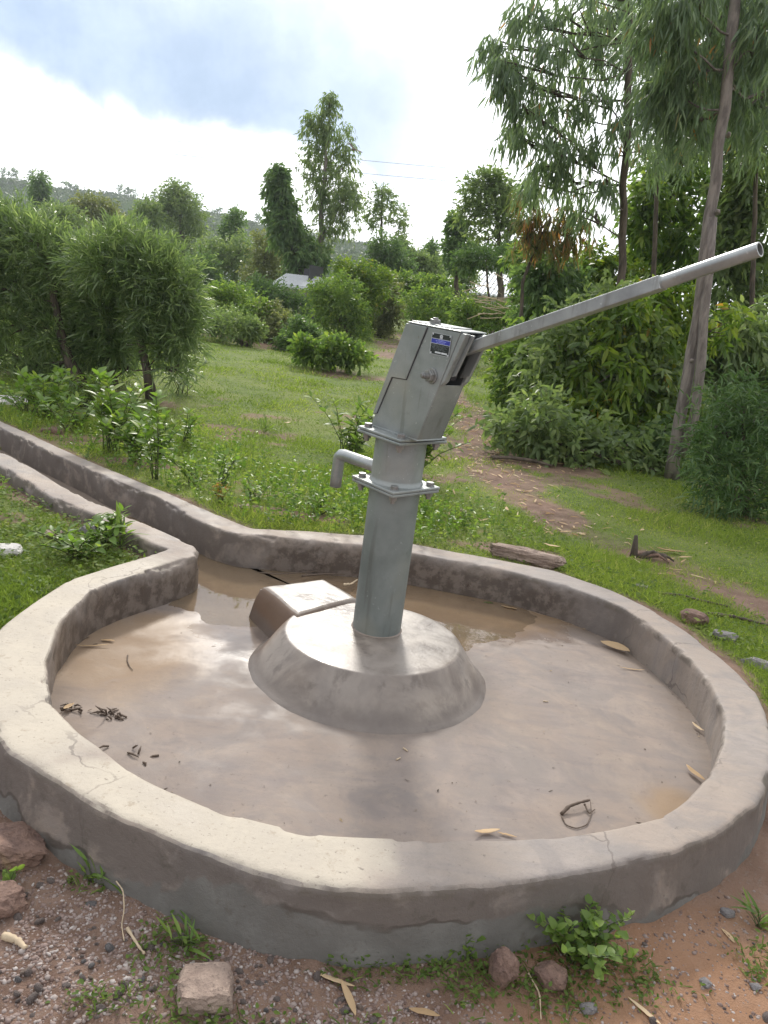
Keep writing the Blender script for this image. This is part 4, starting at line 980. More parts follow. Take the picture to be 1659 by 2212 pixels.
tree('conical_tree', 'dark conical tree on the skyline beside the layered tree', 'tree', stand(990, 700, 27), [stand(990, 700, 27), at(988, 560, 27), at(984, 478, 27)], .14, .03,
     px_blobs([(984, 480, 7, 12), (984, 498, 13, 13), (988, 518, 18, 14), (982, 540, 24, 15), (992, 565, 30, 20), (1010, 545, 18, 20)], 27, .2), MAT['dark'], MAT['bark'], rng, 70, .2, .08, k=7, sprig=.25, simple=True, limbs=False)
tree('round_tree', 'round-topped tree standing in front of the far hill', 'tree', stand(392, 640, 52), [stand(392, 640, 52), at(392, 500, 52), at(386, 415, 52)], .25, .05,
     px_blobs([(384, 415, 16, 10), (372, 432, 24, 14), (402, 436, 24, 16), (352, 455, 18, 18, .8), (388, 462, 34, 24), (420, 475, 22, 24), (370, 500, 34, 26), (410, 515, 36, 30), (395, 560, 50, 34)], 52, .5), MAT['mid'], MAT['bark'], rng, 140, 0.252, 0.096, k=7, sprig=0.63, clump=1.3, simple=True)
tree('round_tree', 'low round tree left of the round-topped tree on the slope', 'tree', stand(325, 620, 50), [stand(325, 620, 50), at(325, 480, 50)], .25, .05,
     px_blobs([(322, 455, 18, 18), (318, 485, 28, 24), (335, 515, 34, 30), (310, 545, 40, 34)], 50, .5), MAT['mid'], MAT['bark'], rng, 140, 0.252, 0.096, k=7, sprig=0.63, clump=1.3, simple=True, limbs=False)
tree('poplar_tree', 'narrow dark upright tree at the left below the hill crest', 'tree', stand(86, 560, 70), [stand(86, 560, 70), at(86, 400, 70)], .25, .05,
     px_blobs([(84, 396, 10, 12), (88, 416, 12, 14), (86, 438, 14, 16), (90, 462, 16, 18), (110, 455, 12, 12)], 70, .5), MAT['dark'], MAT['bark'], rng, 140, 0.300, 0.120, k=7, sprig=0.72, clump=1.3, simple=True, limbs=False)
tree('brown_tree', 'dark brownish bushy tree at the left below the hill crest', 'tree', stand(205, 600, 46), [stand(205, 600, 46), at(205, 470, 46)], .25, .05,
     px_blobs([(190, 450, 30, 16), (225, 462, 28, 20), (170, 478, 28, 22), (210, 490, 40, 26), (250, 500, 26, 26)], 46, .5), MAT['olive'], MAT['bark'], rng, 198, 0.240, 0.090, k=7, sprig=0.54, clump=1.3, simple=True, limbs=False)
tree('broad_bush', 'low olive green tree just above the left shrubs', 'tree', stand(130, 600, 40), [stand(130, 600, 40), at(130, 500, 40)], .2, .05,
     px_blobs([(110, 470, 34, 18), (145, 485, 40, 24), (100, 500, 40, 30), (165, 515, 36, 28)], 40, .5), MAT['mid'], MAT['bark'], rng, 242, 0.210, 0.078, k=7, sprig=0.54, clump=1.3, simple=True, limbs=False)
mid_list = [  # name, label, distance, blobs, material, per
 ('mid_tree', 'pale green rounded tree in the middle distance under the hill', 42, [(520, 540, 40, 34), (490, 570, 40, 36), (540, 590, 50, 40), (455, 560, 30, 40)], 'mid'),
 ('mid_tree', 'yellowish green tree directly left of the leaning dark tree', 36, [(575, 535, 30, 34), (590, 575, 34, 40), (560, 600, 34, 36)], 'olive'),
 ('mid_tree', 'slim tall tree with a bare top under the hill', 48, [(508, 480, 12, 16, .6), (500, 510, 18, 24), (492, 548, 22, 30)], 'dark'),
 ('mid_tree', 'dark tree filling the gap behind the left shrubs', 40, [(440, 590, 36, 40), (405, 600, 36, 36), (455, 620, 36, 34)], 'dark'),
 ('bush', 'dark rounded bush in front of the small pale roofs', 28, [(560, 630, 36, 30), (600, 645, 40, 32), (640, 662, 34, 30), (585, 668, 44, 30)], 'dark'),
 ('bush', 'light green bush at the left end of the meadow edge', 19.5, [(480, 640, 34, 26), (525, 650, 40, 28), (500, 680, 50, 30), (560, 680, 36, 26)], 'broad'),
 ('bush', 'shaded bush with dark hollow at the left meadow edge', 17.5, [(470, 700, 34, 30), (510, 705, 44, 28), (445, 690, 26, 26), (540, 715, 30, 20)], 'mid'),
 ('bush', 'pale yellow-green bush between two dark bushes', 19, [(590, 690, 34, 30), (615, 705, 30, 24), (560, 718, 26, 18)], 'olive'),
 ('bush', 'small dark bush at the edge of the red bank', 17.6, [(645, 715, 26, 22), (665, 725, 22, 18), (630, 735, 18, 12)], 'dark'),
 ('bush', 'big dark green bush right of the centre of the meadow edge', 23, [(700, 640, 34, 28), (740, 630, 40, 30), (730, 665, 50, 32), (700, 685, 40, 26), (765, 680, 32, 28)], 'broad'),
 ('bush', 'tall yellowish weed bush with pale spires', 25, [(740, 585, 12, 26, .5), (760, 600, 24, 30), (790, 600, 20, 34), (805, 640, 24, 40), (825, 610, 14, 30, .5), (785, 660, 26, 34)], 'yellowgreen'),
 ('bush', 'brownish green bush beside the tall weeds', 26, [(840, 640, 22, 34), (850, 680, 24, 28), (825, 690, 22, 24)], 'olive'),
 ('mid_tree', 'dark green tree right of the flat-crowned tree trunk', 34, [(830, 540, 36, 26), (850, 570, 40, 36), (870, 600, 34, 34), (820, 575, 26, 30)], 'dark'),
 ('mid_tree', 'slender tree clump below the sky gap', 36, [(868, 535, 14, 22, .6), (900, 570, 22, 22), (925, 585, 26, 26), (905, 610, 34, 26)], 'mid'),
 ('mid_tree', 'pointed dark conifer near the sky gap', 38, [(931, 545, 5, 16, .5), (933, 570, 12, 18), (935, 595, 18, 22)], 'dark'),
 ('bush', 'bright green bush behind the pump head', 24, [(900, 650, 40, 26), (945, 655, 40, 28), (925, 685, 50, 28), (985, 680, 34, 26)], 'broad'),
 ('bush', 'light green banana-like clump behind the bright bush', 31, [(880, 612, 30, 12), (920, 620, 36, 14), (960, 625, 30, 16)], 'broad'),
 ('mid_tree', 'pale green small tree left of the pale-roofed house', 33, [(1000, 585, 18, 22), (1004, 610, 22, 24)], 'mid'),
 ('bush', 'yellow-green bush right of the pump head below the house', 20, [(1010, 670, 34, 24), (1050, 680, 40, 26), (1085, 690, 30, 26), (1020, 705, 40, 20)], 'broad'),
 ('mid_tree', 'dark tree below the layered tree', 22, [(1050, 560, 44, 20), (1012, 562, 28, 22), (1100, 556, 30, 22)], 'dark'),
]
for nm, lb, y, bl, mt, *rest in mid_list:
    b = px_blobs(bl, y, .4); c0 = b[-1][0].copy(); f = c0.copy(); f[2] = ground_z(np.array([c0[0]]), np.array([c0[1]]))[0]
    # lower skirt to the ground for bushes
    if nm == 'bush':
        zl = min(q[0][2] - q[1][2] for q in b)
        if zl > f[2] + .1: b.append((np.array([c0[0], c0[1], (zl + f[2]) / 2 + .1]), (b[0][1][0] * 1.3, b[0][1][0], (zl - f[2]) / 2 + .25), 1.0))
    sc = y / 24
    tree(nm, lb, 'bush' if nm == 'bush' else 'tree', f, [f, b[0][0]], .05 * sc + .03, .02, b, MAT[mt], MAT['bark'], rng, 175, .125 * sc, .055 * sc, k=7, sprig=.24 * sc, simple=True, limbs=False, updir=(0, 0, .6), clump=1.25)
# low leafy weeds on the mound in the meadow
b = px_blobs([(690, 765, 36, 16), (735, 760, 34, 18), (765, 775, 24, 12), (660, 755, 14, 10)], 14.5)
f = b[0][0].copy(); f[2] = ground_z(np.array([f[0]]), np.array([f[1]]))[0]
tree('weed_clump', 'low leafy weeds on the earth mound in the meadow', 'weeds', f, [f, b[0][0]], .02, .01, b, MAT['broad'], MAT['stem'], rng, 120, .13, .06, k=6, sprig=.2, simple=True, limbs=False, updir=(0, 0, .8))

# far wood between meadow and hill, read as one mass
n = 3000; u_ = rng.uniform(-500, 2300, n); y_ = rng.uniform(45, 110, n)
Pq = np.array([at(u, 900, y) for u, y in zip(u_, y_)]); Pq[:, 2] = 1.0 + rng.random(n) * (1.0 + .012 * y_ * (1 + vn(Pq * [1, 1, 0], .05, 2, 91)))
K_ = 50; Sx = np.repeat(Pq, K_, 0) + rng.normal(size=(n * K_, 3)).clip(-1.6, 1.6) * [1.2, 1.2, .55]
fs_ = np.repeat(y_ / 70, K_); V, F, k = leaf_arrays(Sx, rng.normal(size=(n * K_, 3)) + [0, 0, .3], rng.uniform(.16, .32, n * K_) * fs_, rng.uniform(.10, .18, n * K_) * fs_, rng, .1, simple=True)
obj('distant_woodland', build_leaves('distant_woodland', [(V, F, k, np.repeat(rng.random(n), K_) * .65 + rng.random(n * K_) * .35)], MAT['mid']), kind='stuff', label='band of distant trees at the foot of the hill')

# ------------------------------------------------------------------ houses, wire, bird
def house(lb, u, v, y, w, d, h, rot, roofmat, wallmat):
    c = at(u, v, y); gzv = ground_z(np.array([c[0]]), np.array([c[1]]))[0]
    t = thing('small_house', lb, 'house', (c[0], c[1], gzv)); t.rotation_euler = (0, 0, rot); H = c[2] - gzv
    g = Geo(); g.box(-w / 2, w / 2, -d / 2, d / 2, -.3, H - h * .5); g.prism([(-w / 2, H - h * .5), (w / 2, H - h * .5), (0, H + h * .35)], -d / 2, d / 2); wl_ = g.obj('wall', wallmat, t)
    rf = Geo(); nrib = 40
    for s in (-1, 1):
        for k_ in range(nrib):
            y0, y1 = -d / 2 - .3 + (d + .6) * k_ / nrib, -d / 2 - .3 + (d + .6) * (k_ + 1) / nrib; zz = .05 * (k_ % 2)
            rf.add([(0, y0, H + h * .42 + zz), (s * (w / 2 + .3), y0, H - h * .5 + zz - .1), (s * (w / 2 + .3), y1, H - h * .5 + zz - .1), (0, y1, H + h * .42 + zz), (0, y0, H + h * .42 + zz - .08), (s * (w / 2 + .3), y0, H - h * .5 + zz - .18), (s * (w / 2 + .3), y1, H - h * .5 + zz - .18), (0, y1, H + h * .42 + zz - .08)],
                   [(0, 1, 2, 3), (7, 6, 5, 4), (0, 4, 5, 1), (1, 5, 6, 2), (2, 6, 7, 3)])
    rf.obj('roof', roofmat, t)
    g = Geo(); g.box(-.45, .45, -d / 2 - .06, -d / 2 - .01, 0, 2.0); g.obj('door', MAT['cavity'], t)
    g = Geo(); g.box(w / 2 + .01, w / 2 + .06, -.4, .4, 1.1, 1.9); g.obj('window', MAT['cavity'], t)
MAT['tin'] = plain('tin_roof', (.62, .64, .66), .4, .2); MAT['mudwall'] = plain('plastered_wall', (.42, .38, .34), .9)
house('small house with pale tin roof seen over bushes at right of the pump head', 1072, 612, 40, 4.2, 3.6, 1.1, math.radians(72), MAT['tin'], MAT['mudwall'])
house('small house with pale tin roof below the two tall background trees', 655, 606, 31, 1.15, 1.0, .35, math.radians(64), MAT['tin'], MAT['mudwall'])
house('partly hidden pale roof of a hut left of the dark background tree', 542, 596, 47, 3.0, 2.4, .8, math.radians(80), MAT['tin'], MAT['mudwall'])
MAT['wire'] = plain('dark_wire', (.06, .06, .07), .6)
def wire(lb, p0, p1, sag):
    P = np.linspace(p0, p1, 30); t = np.linspace(0, 1, 30); P[:, 2] -= sag * 4 * t * (1 - t)
    g = Geo(); g.tube(P, .020, 5); g.obj('power_line', MAT['wire'], None, label=lb, cat='wire')
wire('upper of two thin overhead wires crossing the sky left of the tall tree', at(-300, 222, 75), at(1250, 385, 95), .5)
wire('lower of two thin overhead wires crossing the sky left of the tall tree', at(-300, 252, 72), at(1250, 412, 92), .5)
def bird():
    g = Geo(); n = 12; V = []; F = []
    spine = np.linspace(-.16, .16, n); rad = [.004, .012, .022, .032, .038, .040, .036, .030, .022, .020, .014, .004]
    g.tube([(x, 0, .01 * math.sin(x * 9)) for x in spine], rad, 10)
    for s in (-1, 1):
        W = [(0.05, s * .02, .015), (.07, s * .14, .06), (.05, s * .26, .085), (.01, s * .36, .07), (-.03, s * .30, .065), (-.05, s * .18, .045), (-.05, s * .02, .01)]
        W2 = [(x, y, z - .008) for x, y, z in W]
        g.add(W + W2, [tuple(range(7)), tuple(range(13, 6, -1))] + [(i, i + 7, (i + 1) % 7 + 7, (i + 1) % 7) for i in range(7)])
    g.add([(-.14, -.012, 0), (-.14, .012, 0), (-.25, .035, .0), (-.25, -.035, .0), (-.14, -.012, -.006), (-.14, .012, -.006), (-.25, .035, -.006), (-.25, -.035, -.006)], [(0, 1, 2, 3), (7, 6, 5, 4), (0, 4, 5, 1), (1, 5, 6, 2), (2, 6, 7, 3), (3, 7, 4, 0)])
    o = g.obj('bird', MAT['twig'], None, True, label='small dark bird flying with spread wings beside the tallest tree', cat='bird')
    o.location = at(765, 323, 27); o.rotation_euler = (math.radians(28), math.radians(-8), math.radians(60)); md = o.modifiers.new('s', 'SUBSURF'); md.levels = md.render_levels = 1
bird()

# ------------------------------------------------------------------ willow-leaved shrubs at the left
f = gpt(328, 862)
tree('willow_leaved_shrub', 'willow-leaved shrub with a leaning bare trunk at the meadow edge', 'shrub', f, [f, at(316, 790, f[1]), at(296, 700, f[1] + .05), at(275, 610, f[1] + .1), at(262, 560, f[1] + .2)], .055, .03,
     px_blobs([(268, 545, 58, 36), (220, 570, 56, 44), (320, 585, 56, 44), (375, 630, 46, 44, 1, -.2), (270, 620, 70, 50, 1, .3), (210, 640, 50, 56, .8, .4), (340, 670, 50, 44, .9), (390, 680, 36, 36, .7), (350, 735, 44, 40, .8), (392, 720, 28, 34, .6), (215, 720, 50, 54, .8, .6), (250, 790, 34, 44, .5, .7), (385, 790, 20, 24, .2)], f[1], .25),
     MAT['oleander'], MAT['bark'], rng, 270, .13, .0155, k=9, sprig=.24, spread=.42, droop=.12, updir=(0, 0, .55), shell=.6)
f2 = gpt(150, 850); f2[1] += .6; f2[0] -= .1
tree('willow_leaved_shrub', 'larger willow-leaved shrub filling the left edge of the picture', 'shrub', f2, [f2, at(135, 740, f2[1]), at(110, 600, f2[1]), at(80, 520, f2[1])], .07, .03,
     px_blobs([(10, 500, 60, 44), (-60, 500, 60, 50), (75, 535, 60, 46), (135, 580, 50, 44), (30, 580, 70, 60), (-60, 600, 60, 70), (100, 640, 70, 60), (20, 680, 70, 60), (130, 720, 60, 60), (40, 770, 70, 60), (150, 790, 60, 50, .8, .3), (-50, 760, 60, 70), (90, 830, 60, 30, .6)], f2[1] + .2, .3),
     MAT['oleander'], MAT['bark'], rng, 270, .13, .0155, k=9, sprig=.24, spread=.42, droop=.12, updir=(0, 0, .55), shell=.55)
f3 = gpt(225, 845); f3[1] += .35
g = thing('willow_leaved_shrub', 'thin second stem and shaded foliage between the two left shrubs', 'shrub', f3)
bpy.data.objects.remove(g)
tree('willow_leaved_shrub', 'shaded willow-leaved shrub with upright stem between its two neighbours', 'shrub', f3, [f3, at(228, 760, f3[1]), at(232, 680, f3[1])], .05, .03,
     px_blobs([(230, 690, 36, 40), (200, 740, 34, 40, .8), (260, 740, 24, 30, .5)], f3[1], .2), MAT['oleander'], MAT['bark'], rng, 160, .15, .02, k=9, sprig=.22, spread=.42, droop=.12, shell=.5)

# ------------------------------------------------------------------ right side: hedge, thin and big eucalyptus, shrubs
def foot(u, v, y): return stand(u, v, y)
BY = gpt(1450, 1035)[1]
fb = gpt(1450, 1035)
et = tree('eucalyptus_tree', 'tall pale-barked eucalyptus with forked lower trunk at the right', 'tree', fb,
     [fb, at(1462, 950, BY), at(1478, 850, BY), at(1500, 720, BY), at(1520, 600, BY), at(1540, 420, BY + .05), at(1562, 250, BY + .1), at(1592, 0, BY + .2), at(1640, -420, BY + .4)], .062, .050,
     px_blobs([(1470, -40, 70, 60), (1600, -60, 70, 60), (1440, 60, 60, 56), (1530, 60, 60, 60, 1, .8), (1610, 110, 60, 70, 1, 1), (1490, 150, 50, 60), (1650, 60, 40, 70), (1570, 200, 40, 50, .8, .9), (1430, 190, 40, 50, .8, .4), (1640, 230, 40, 60, .9, 1.2), (1490, 250, 40, 44, .6, .5)], BY + .2, .3, .8),
     MAT['eucalypt'], MAT['bark_pale'], rng, 135, .16, .022, k=7, sprig=.30, hang=.5, spread=.55, droop=.12, shell=0, clump=.35, parts=(150, 'el'))
g = Geo(); P = np.array([at(1470, 985, BY - .05), at(1500, 900, BY - .1), at(1514, 790, BY - .12), at(1520, 690, BY - .1), at(1530, 590, BY - .03), at(1538, 470, BY)]) - fb
g.tube(P, [.05, .05, .048, .046, .05, .05], 10); g.obj('fork_stem', MAT['bark_pale'], et, True)
TY = 11.2; ft = stand(1338, 840, TY)
for kz, kr in ((.55, .035), (1.25, .03), (1.9, .028), (2.7, .03), (3.4, .026)):
    kp = np.array([np.interp(kz, [0, .45, 1.0, 1.75, 2.5, 3.6], [p_[0] for p_ in (np.zeros(3), at(1462, 950, BY) - fb, at(1478, 850, BY) - fb, at(1500, 720, BY) - fb, at(1520, 600, BY) - fb, at(1540, 420, BY) - fb)]), -.055, kz])
    g = Geo(); g.tube([kp + [0, .03, 0], kp + [-.01, -.012, .01], kp + [-.02, -.03, .02]], [kr, kr * .8, kr * .35], 8); g.obj('knot', MAT['bark_pale'], et, True)
et2 = tree('eucalyptus_tree', 'slim dark-stemmed young eucalyptus with leaves hanging against the white sky', 'tree', ft,
     [ft, at(1337, 700, TY), at(1343, 560, TY), at(1350, 400, TY), at(1356, 250, TY), at(1362, 0, TY), at(1372, -380, TY)], .062, .035,
     px_blobs([(1075, 100, 36, 18), (1095, 140, 34, 28, 1, -.4), (1150, 30, 50, 28), (1110, 175, 40, 34), (1190, 95, 44, 34), (1170, 190, 46, 40, .8), (1230, 40, 60, 44), (1275, 120, 50, 50), (1140, 245, 44, 36, .9), (1215, 240, 44, 44, .8), (1290, 210, 44, 50, .9), (1120, 290, 26, 22, .6), (1195, 310, 44, 34), (1250, 320, 40, 36, .7), (1310, 40, 50, 60), (1370, 110, 50, 60), (1320, 270, 36, 40, .6), (1180, 360, 44, 26), (1235, 400, 34, 26, .6), (1150, 395, 30, 22, .6), (1390, 230, 40, 50, .8), (1310, 395, 26, 22, .5), (1400, 320, 40, 40, .6), (1270, 460, 34, 20, .5), (1200, -50, 100, 50), (1350, -60, 100, 60)], TY, .5, .8),
     MAT['eucalypt'], MAT['bark'], rng, 40, .19, .026, k=7, sprig=.32, hang=.52, spread=.5, droop=.12, shell=0, clump=.5, parts=(150, 'el'))
fr_ = stand(1130, 800, 12.2)
tree('red_leaved_sapling', 'sapling with rusty red hanging leaves left of the slim trunk', 'tree', fr_, [fr_, at(1130, 600, 12.2), at(1190, 470, 12.2)], .04, .02,
     px_blobs([(1140, 430, 30, 22, .5), (1170, 480, 36, 30), (1220, 475, 36, 30), (1190, 520, 44, 26), (1250, 500, 26, 34, .7), (1130, 500, 22, 30, .5)], 12.2, .3), MAT['rust'], MAT['bark'], rng, 34, .18, .028, k=8, sprig=.28, hang=.5, spread=.5, droop=.1, clump=.5)
# background trees right
for lb, y, tr, bl, mt, ln, wd_, per in [
 ('lacy tree crown filling the sky between the slim and the big trunk', 13, [(1400, 800), (1420, 400), (1430, 60)], [(1300, 40, 50, 50), (1400, 20, 60, 50), (1350, 110, 50, 50, .8), (1440, 110, 60, 50), (1520, 60, 60, 60), (1420, 190, 50, 44, .8), (1490, 210, 50, 50), (1560, 170, 50, 50), (1520, 290, 50, 44, .9), (1420, 270, 40, 36, .6), (1460, 330, 44, 34, .7), (1580, 280, 44, 50)], 'eucalypt', .12, .024, 125),
 ('leafy mid-green tree between the slim and the big trunk', 15, [(1430, 800), (1440, 600), (1450, 420)], [(1430, 370, 40, 36), (1480, 350, 40, 40), (1400, 420, 40, 36), (1460, 420, 56, 46), (1510, 430, 40, 50), (1390, 480, 34, 34), (1440, 500, 60, 44), (1500, 520, 44, 44), (1400, 560, 50, 40), (1470, 580, 50, 34)], 'broad', .16, .075, 70),
 ('bright green low tree right of the slim trunk below the handle', 14, [(1290, 800), (1300, 600)], [(1290, 560, 30, 24), (1250, 585, 36, 24), (1340, 590, 40, 26), (1390, 610, 34, 24), (1300, 620, 60, 30), (1240, 640, 36, 34), (1370, 650, 50, 34)], 'yellowgreen', .14, .06, 75),
 ('very dark dense tree directly behind the pump handle', 13, [(1195, 860), (1200, 640)], [(1195, 575, 36, 28), (1165, 600, 34, 34), (1220, 610, 36, 36), (1180, 650, 50, 40), (1230, 670, 34, 40), (1150, 680, 40, 40), (1190, 720, 56, 44)], 'dark', .12, .06, 130),
 ('green tree of the right background behind the big trunk', 14, [(1590, 800), (1600, 500)], [(1570, 380, 36, 40, .8), (1620, 400, 44, 50), (1590, 470, 50, 44), (1640, 500, 44, 60), (1570, 540, 40, 40), (1620, 580, 60, 50), (1570, 640, 50, 50), (1650, 680, 50, 60)], 'mid', .17, .07, 90),
 ('tree crowns at the upper right corner behind the big trunk', 13, [(1622, 800), (1634, 300), (1645, 0)], [(1620, 20, 50, 60), (1660, 130, 50, 60), (1600, 250, 44, 40, .7), (1650, 290, 50, 50), (1690, 200, 40, 80), (1600, 330, 36, 30, .7)], 'mid', .2, .05, 60),
 ('green tree closing the gap right of the layered tree', 18, [(1150, 760), (1150, 560)], [(1135, 545, 34, 30), (1160, 580, 30, 30), (1145, 605, 30, 34), (1145, 650, 34, 40)], 'broad', .15, .07, 90),
]:
    f = stand(tr[0][0], tr[0][1], y); tree('broadleaf_tree', lb, 'tree', f, [f] + [at(a_, b_, y) for a_, b_ in tr], .055, .02, px_blobs(bl, y, .5), MAT[mt], MAT['bark'], rng, per, ln, wd_, k=8, sprig=.28, simple=True, updir=(0, 0, .1), hang=.15)
# dense hedge masses
for lb, y, bl, mt, ln, wd_, per, kw in [
 ('dark leafy hedge shrub at the left end of the right thicket', 11.6, [(1110, 780, 34, 40, .9), (1150, 760, 50, 50), (1120, 840, 50, 44), (1180, 850, 50, 50), (1150, 910, 54, 40), (1105, 900, 36, 36), (1200, 930, 44, 36)], 'broad', .13, .05, 130, {}),
 ('yellow-green large-leaved shrub in front of the slim trunk', 9.6, [(1290, 720, 44, 30), (1350, 690, 50, 40), (1400, 730, 50, 44), (1250, 790, 50, 44), (1320, 800, 60, 50), (1400, 820, 56, 50), (1230, 870, 50, 44), (1300, 890, 60, 44), (1380, 910, 60, 44), (1440, 880, 40, 50)], 'yellowgreen', .16, .052, 46, dict(hang=.22, spread=.9, clump=.4, parts=(150, 'l'))),
 ('large-leaved shrub with yellow sprays hanging beside the big trunk', 10.4, [(1420, 660, 44, 34), (1390, 640, 34, 24, .7), (1450, 700, 40, 44), (1440, 770, 44, 44), (1560, 700, 34, 40, .7), (1470, 640, 26, 30, .7)], 'yellowgreen', .16, .055, 44, dict(hang=.2, spread=.9, clump=.4)),
 ('mixed mid-green foliage wrapped round the yellow-green shrub', 9.9, [(1180, 800, 50, 60), (1230, 760, 50, 50), (1290, 780, 60, 60), (1350, 740, 50, 50), (1400, 800, 60, 60), (1450, 860, 44, 60), (1200, 900, 60, 50), (1280, 920, 60, 50), (1360, 930, 60, 50), (1250, 700, 50, 40), (1330, 670, 50, 40)], 'mid', .14, .045, 75, dict(clump=.5, spread=.8)),
 ('low leafy skirt of undergrowth along the near edge of the thicket', 8.7, [(1110, 930, 50, 26), (1165, 955, 50, 30), (1230, 985, 50, 28), (1300, 1010, 50, 28), (1365, 1030, 50, 28), (1430, 1040, 50, 30), (1490, 1050, 50, 30), (1330, 970, 60, 40), (1250, 950, 50, 36), (1410, 990, 60, 40), (1180, 910, 50, 36)], 'mid', .12, .044, 75, dict(clump=.5, spread=.8)),
 ('dark undergrowth at the foot of the big trunk', 9.1, [(1260, 950, 50, 34), (1330, 960, 60, 40), (1400, 980, 54, 44), (1350, 1010, 60, 30), (1430, 960, 44, 50), (1290, 985, 40, 26)], 'dark', .17, .055, 90, dict(hang=.3)),
 ('shadowed thicket filling the gap under the trees at the right', 10.8, [(1560, 800, 44, 60), (1600, 730, 50, 60), (1640, 800, 50, 70), (1500, 950, 40, 50), (1540, 880, 44, 50), (1590, 880, 44, 60), (1700, 850, 60, 90), (1450, 1000, 50, 40), (1500, 1020, 44, 40), (1530, 780, 40, 60)], 'mid', .16, .05, 120, dict(hang=.2)),
 ('dark backing foliage of the thicket behind the yellow-green shrub', 12.0, [(1220, 780, 50, 60), (1290, 840, 60, 60), (1350, 760, 60, 60), (1430, 830, 60, 70), (1250, 900, 60, 44), (1350, 920, 70, 44), (1480, 760, 44, 80)], 'dark', .16, .06, 120, dict(hang=.2)),
]:
    b = px_blobs(bl, y, .3); c0 = b[len(b) // 2][0].copy(); f = c0.copy(); f[2] = ground_z(np.array([f[0]]), np.array([f[1]]))[0]
    tree('hedge_shrub', lb, 'shrub', f, [f, b[0][0]], .035, .015, b, MAT[mt], MAT['bark'], rng, per, ln, wd_, k=7, sprig=.26, updir=(0, 0, .2), shell=.35, **kw)
fpn = gpt(1610, 1110)
tree('feathery_shrub', 'feathery bluish green shrub with arching sprays at the right edge', 'shrub', fpn, [fpn, at(1600, 980, fpn[1]), at(1610, 880, fpn[1])], .035, .015,
     px_blobs([(1600, 880, 50, 30), (1650, 900, 50, 50), (1560, 920, 44, 34), (1610, 950, 60, 44), (1545, 985, 40, 32), (1590, 1020, 60, 40), (1650, 1010, 50, 60), (1540, 1050, 40, 28, .8), (1600, 1085, 60, 30), (1660, 1100, 40, 40), (1720, 1000, 60, 90)], fpn[1], .25),
     MAT['pine'], MAT['bark'], rng, 60, .11, .014, k=11, sprig=.30, spread=.7, droop=.3, updir=(0, 0, .5), shell=0, clump=.5)

# ------------------------------------------------------------------ grass and ground cover
def scatter(n, y0, y1, pw, halfw=.56, off=.5):
    q = rng.random(n); y = (y0 ** (1 - pw) + q * (y1 ** (1 - pw) - y0 ** (1 - pw))) ** (1 / (1 - pw))
    x = rng.uniform(-1, 1, n) * (halfw * y + off); return np.c_[x, y]
outer_poly = OUT.tolist()
def grass_field():
    P = scatter(520000, 2.2, 32, 1.9)
    keep = rng.random(len(P)) < np.clip(grass_mask(P), 0, 1) * (.55 + .45 * np.clip(vn(P, 3.0, 3, 101) + .6, 0, 1))
    P = P[keep]; P = P[~inpoly(P, outer_poly)]
    # sparse under the thicket on the right
    z = ground_z(P[:, 0], P[:, 1]); n = len(P)
    tall = np.clip(vn(P, 1.3, 3, 103) * 1.2 + .5, .1, 1.3); near = sstep(P[:, 1], 9, 4)
    ln = (.016 + .075 * tall ** 1.5) * (1 + .03 * P[:, 1]) * rng.uniform(.6, 1.3, n); wd_ = np.maximum(.0032, .00085 * P[:, 1]) * rng.uniform(.7, 1.4, n)
    D = rng.normal(size=(n, 3)) * [.55, .55, .1] + [0, 0, .85]
    V, F, k = leaf_arrays(np.c_[P, z - .004], D, ln, wd_, rng, .22, simple=True)
    var = np.clip(.42 + .55 * vn(P, .9, 3, 105) + rng.normal(size=n) * .2, 0, 1)
    obj('meadow_grass', build_leaves('meadow_grass', [(V, F, k, var)], MAT['grass']), kind='stuff', label='short sunlit grass of the meadow behind the basin')
grass_field()
def cover(name, label, regionf, n, size, mat, y0, y1, pw=1.6, hmax=.05, aspect=.6, droop=.05):
    P = scatter(n, y0, y1, pw); P = P[regionf(P) > rng.random(len(P))]; P = P[~inpoly(P, outer_poly)]
    n = len(P); z = ground_z(P[:, 0], P[:, 1]); h = rng.random(n) ** 1.5 * hmax * (1 + .8 * vn(P, 5, 2, 107))
    D = rng.normal(size=(n, 3)) * [1, 1, .35] + [0, 0, .25]; ln = size * rng.uniform(.5, 1.3, n)
    V, F, k = leaf_arrays(np.c_[P, z + h], D, ln, ln * aspect, rng, droop, simple=True, up_=np.array([0, 0, 1.]))
    obj(name, build_leaves(name, [(V, F, k, np.clip(.5 + .4 * vn(P, 6, 2, 109) + rng.normal(size=n) * .2, 0, 1))], mat), kind='stuff', label=label)
def leftpatch(P): return sstep(-(P[:, 0] + .95), 0, .15) * ((P[:, 0] + 1.0) * .65 + (P[:, 1] - 3.95) * .76 < .02) * (P[:, 1] > 2.5) * (.75 + .5 * vn(P, 3, 2, 111))
cover('ground_cover', 'low leafy creeping plants between the channel and the rim', leftpatch, 60000, .030, MAT['clover'], 2.3, 6, 1.2, .05)
def meadowcover(P): return grass_mask(P) * np.clip(.25 + .6 * vn(P, 1.2, 3, 113), 0, 1)
cover('meadow_weeds', 'small broad leaves mixed into the meadow grass', meadowcover, 120000, .024, MAT['clover'], 3.4, 16, 1.8, .06)
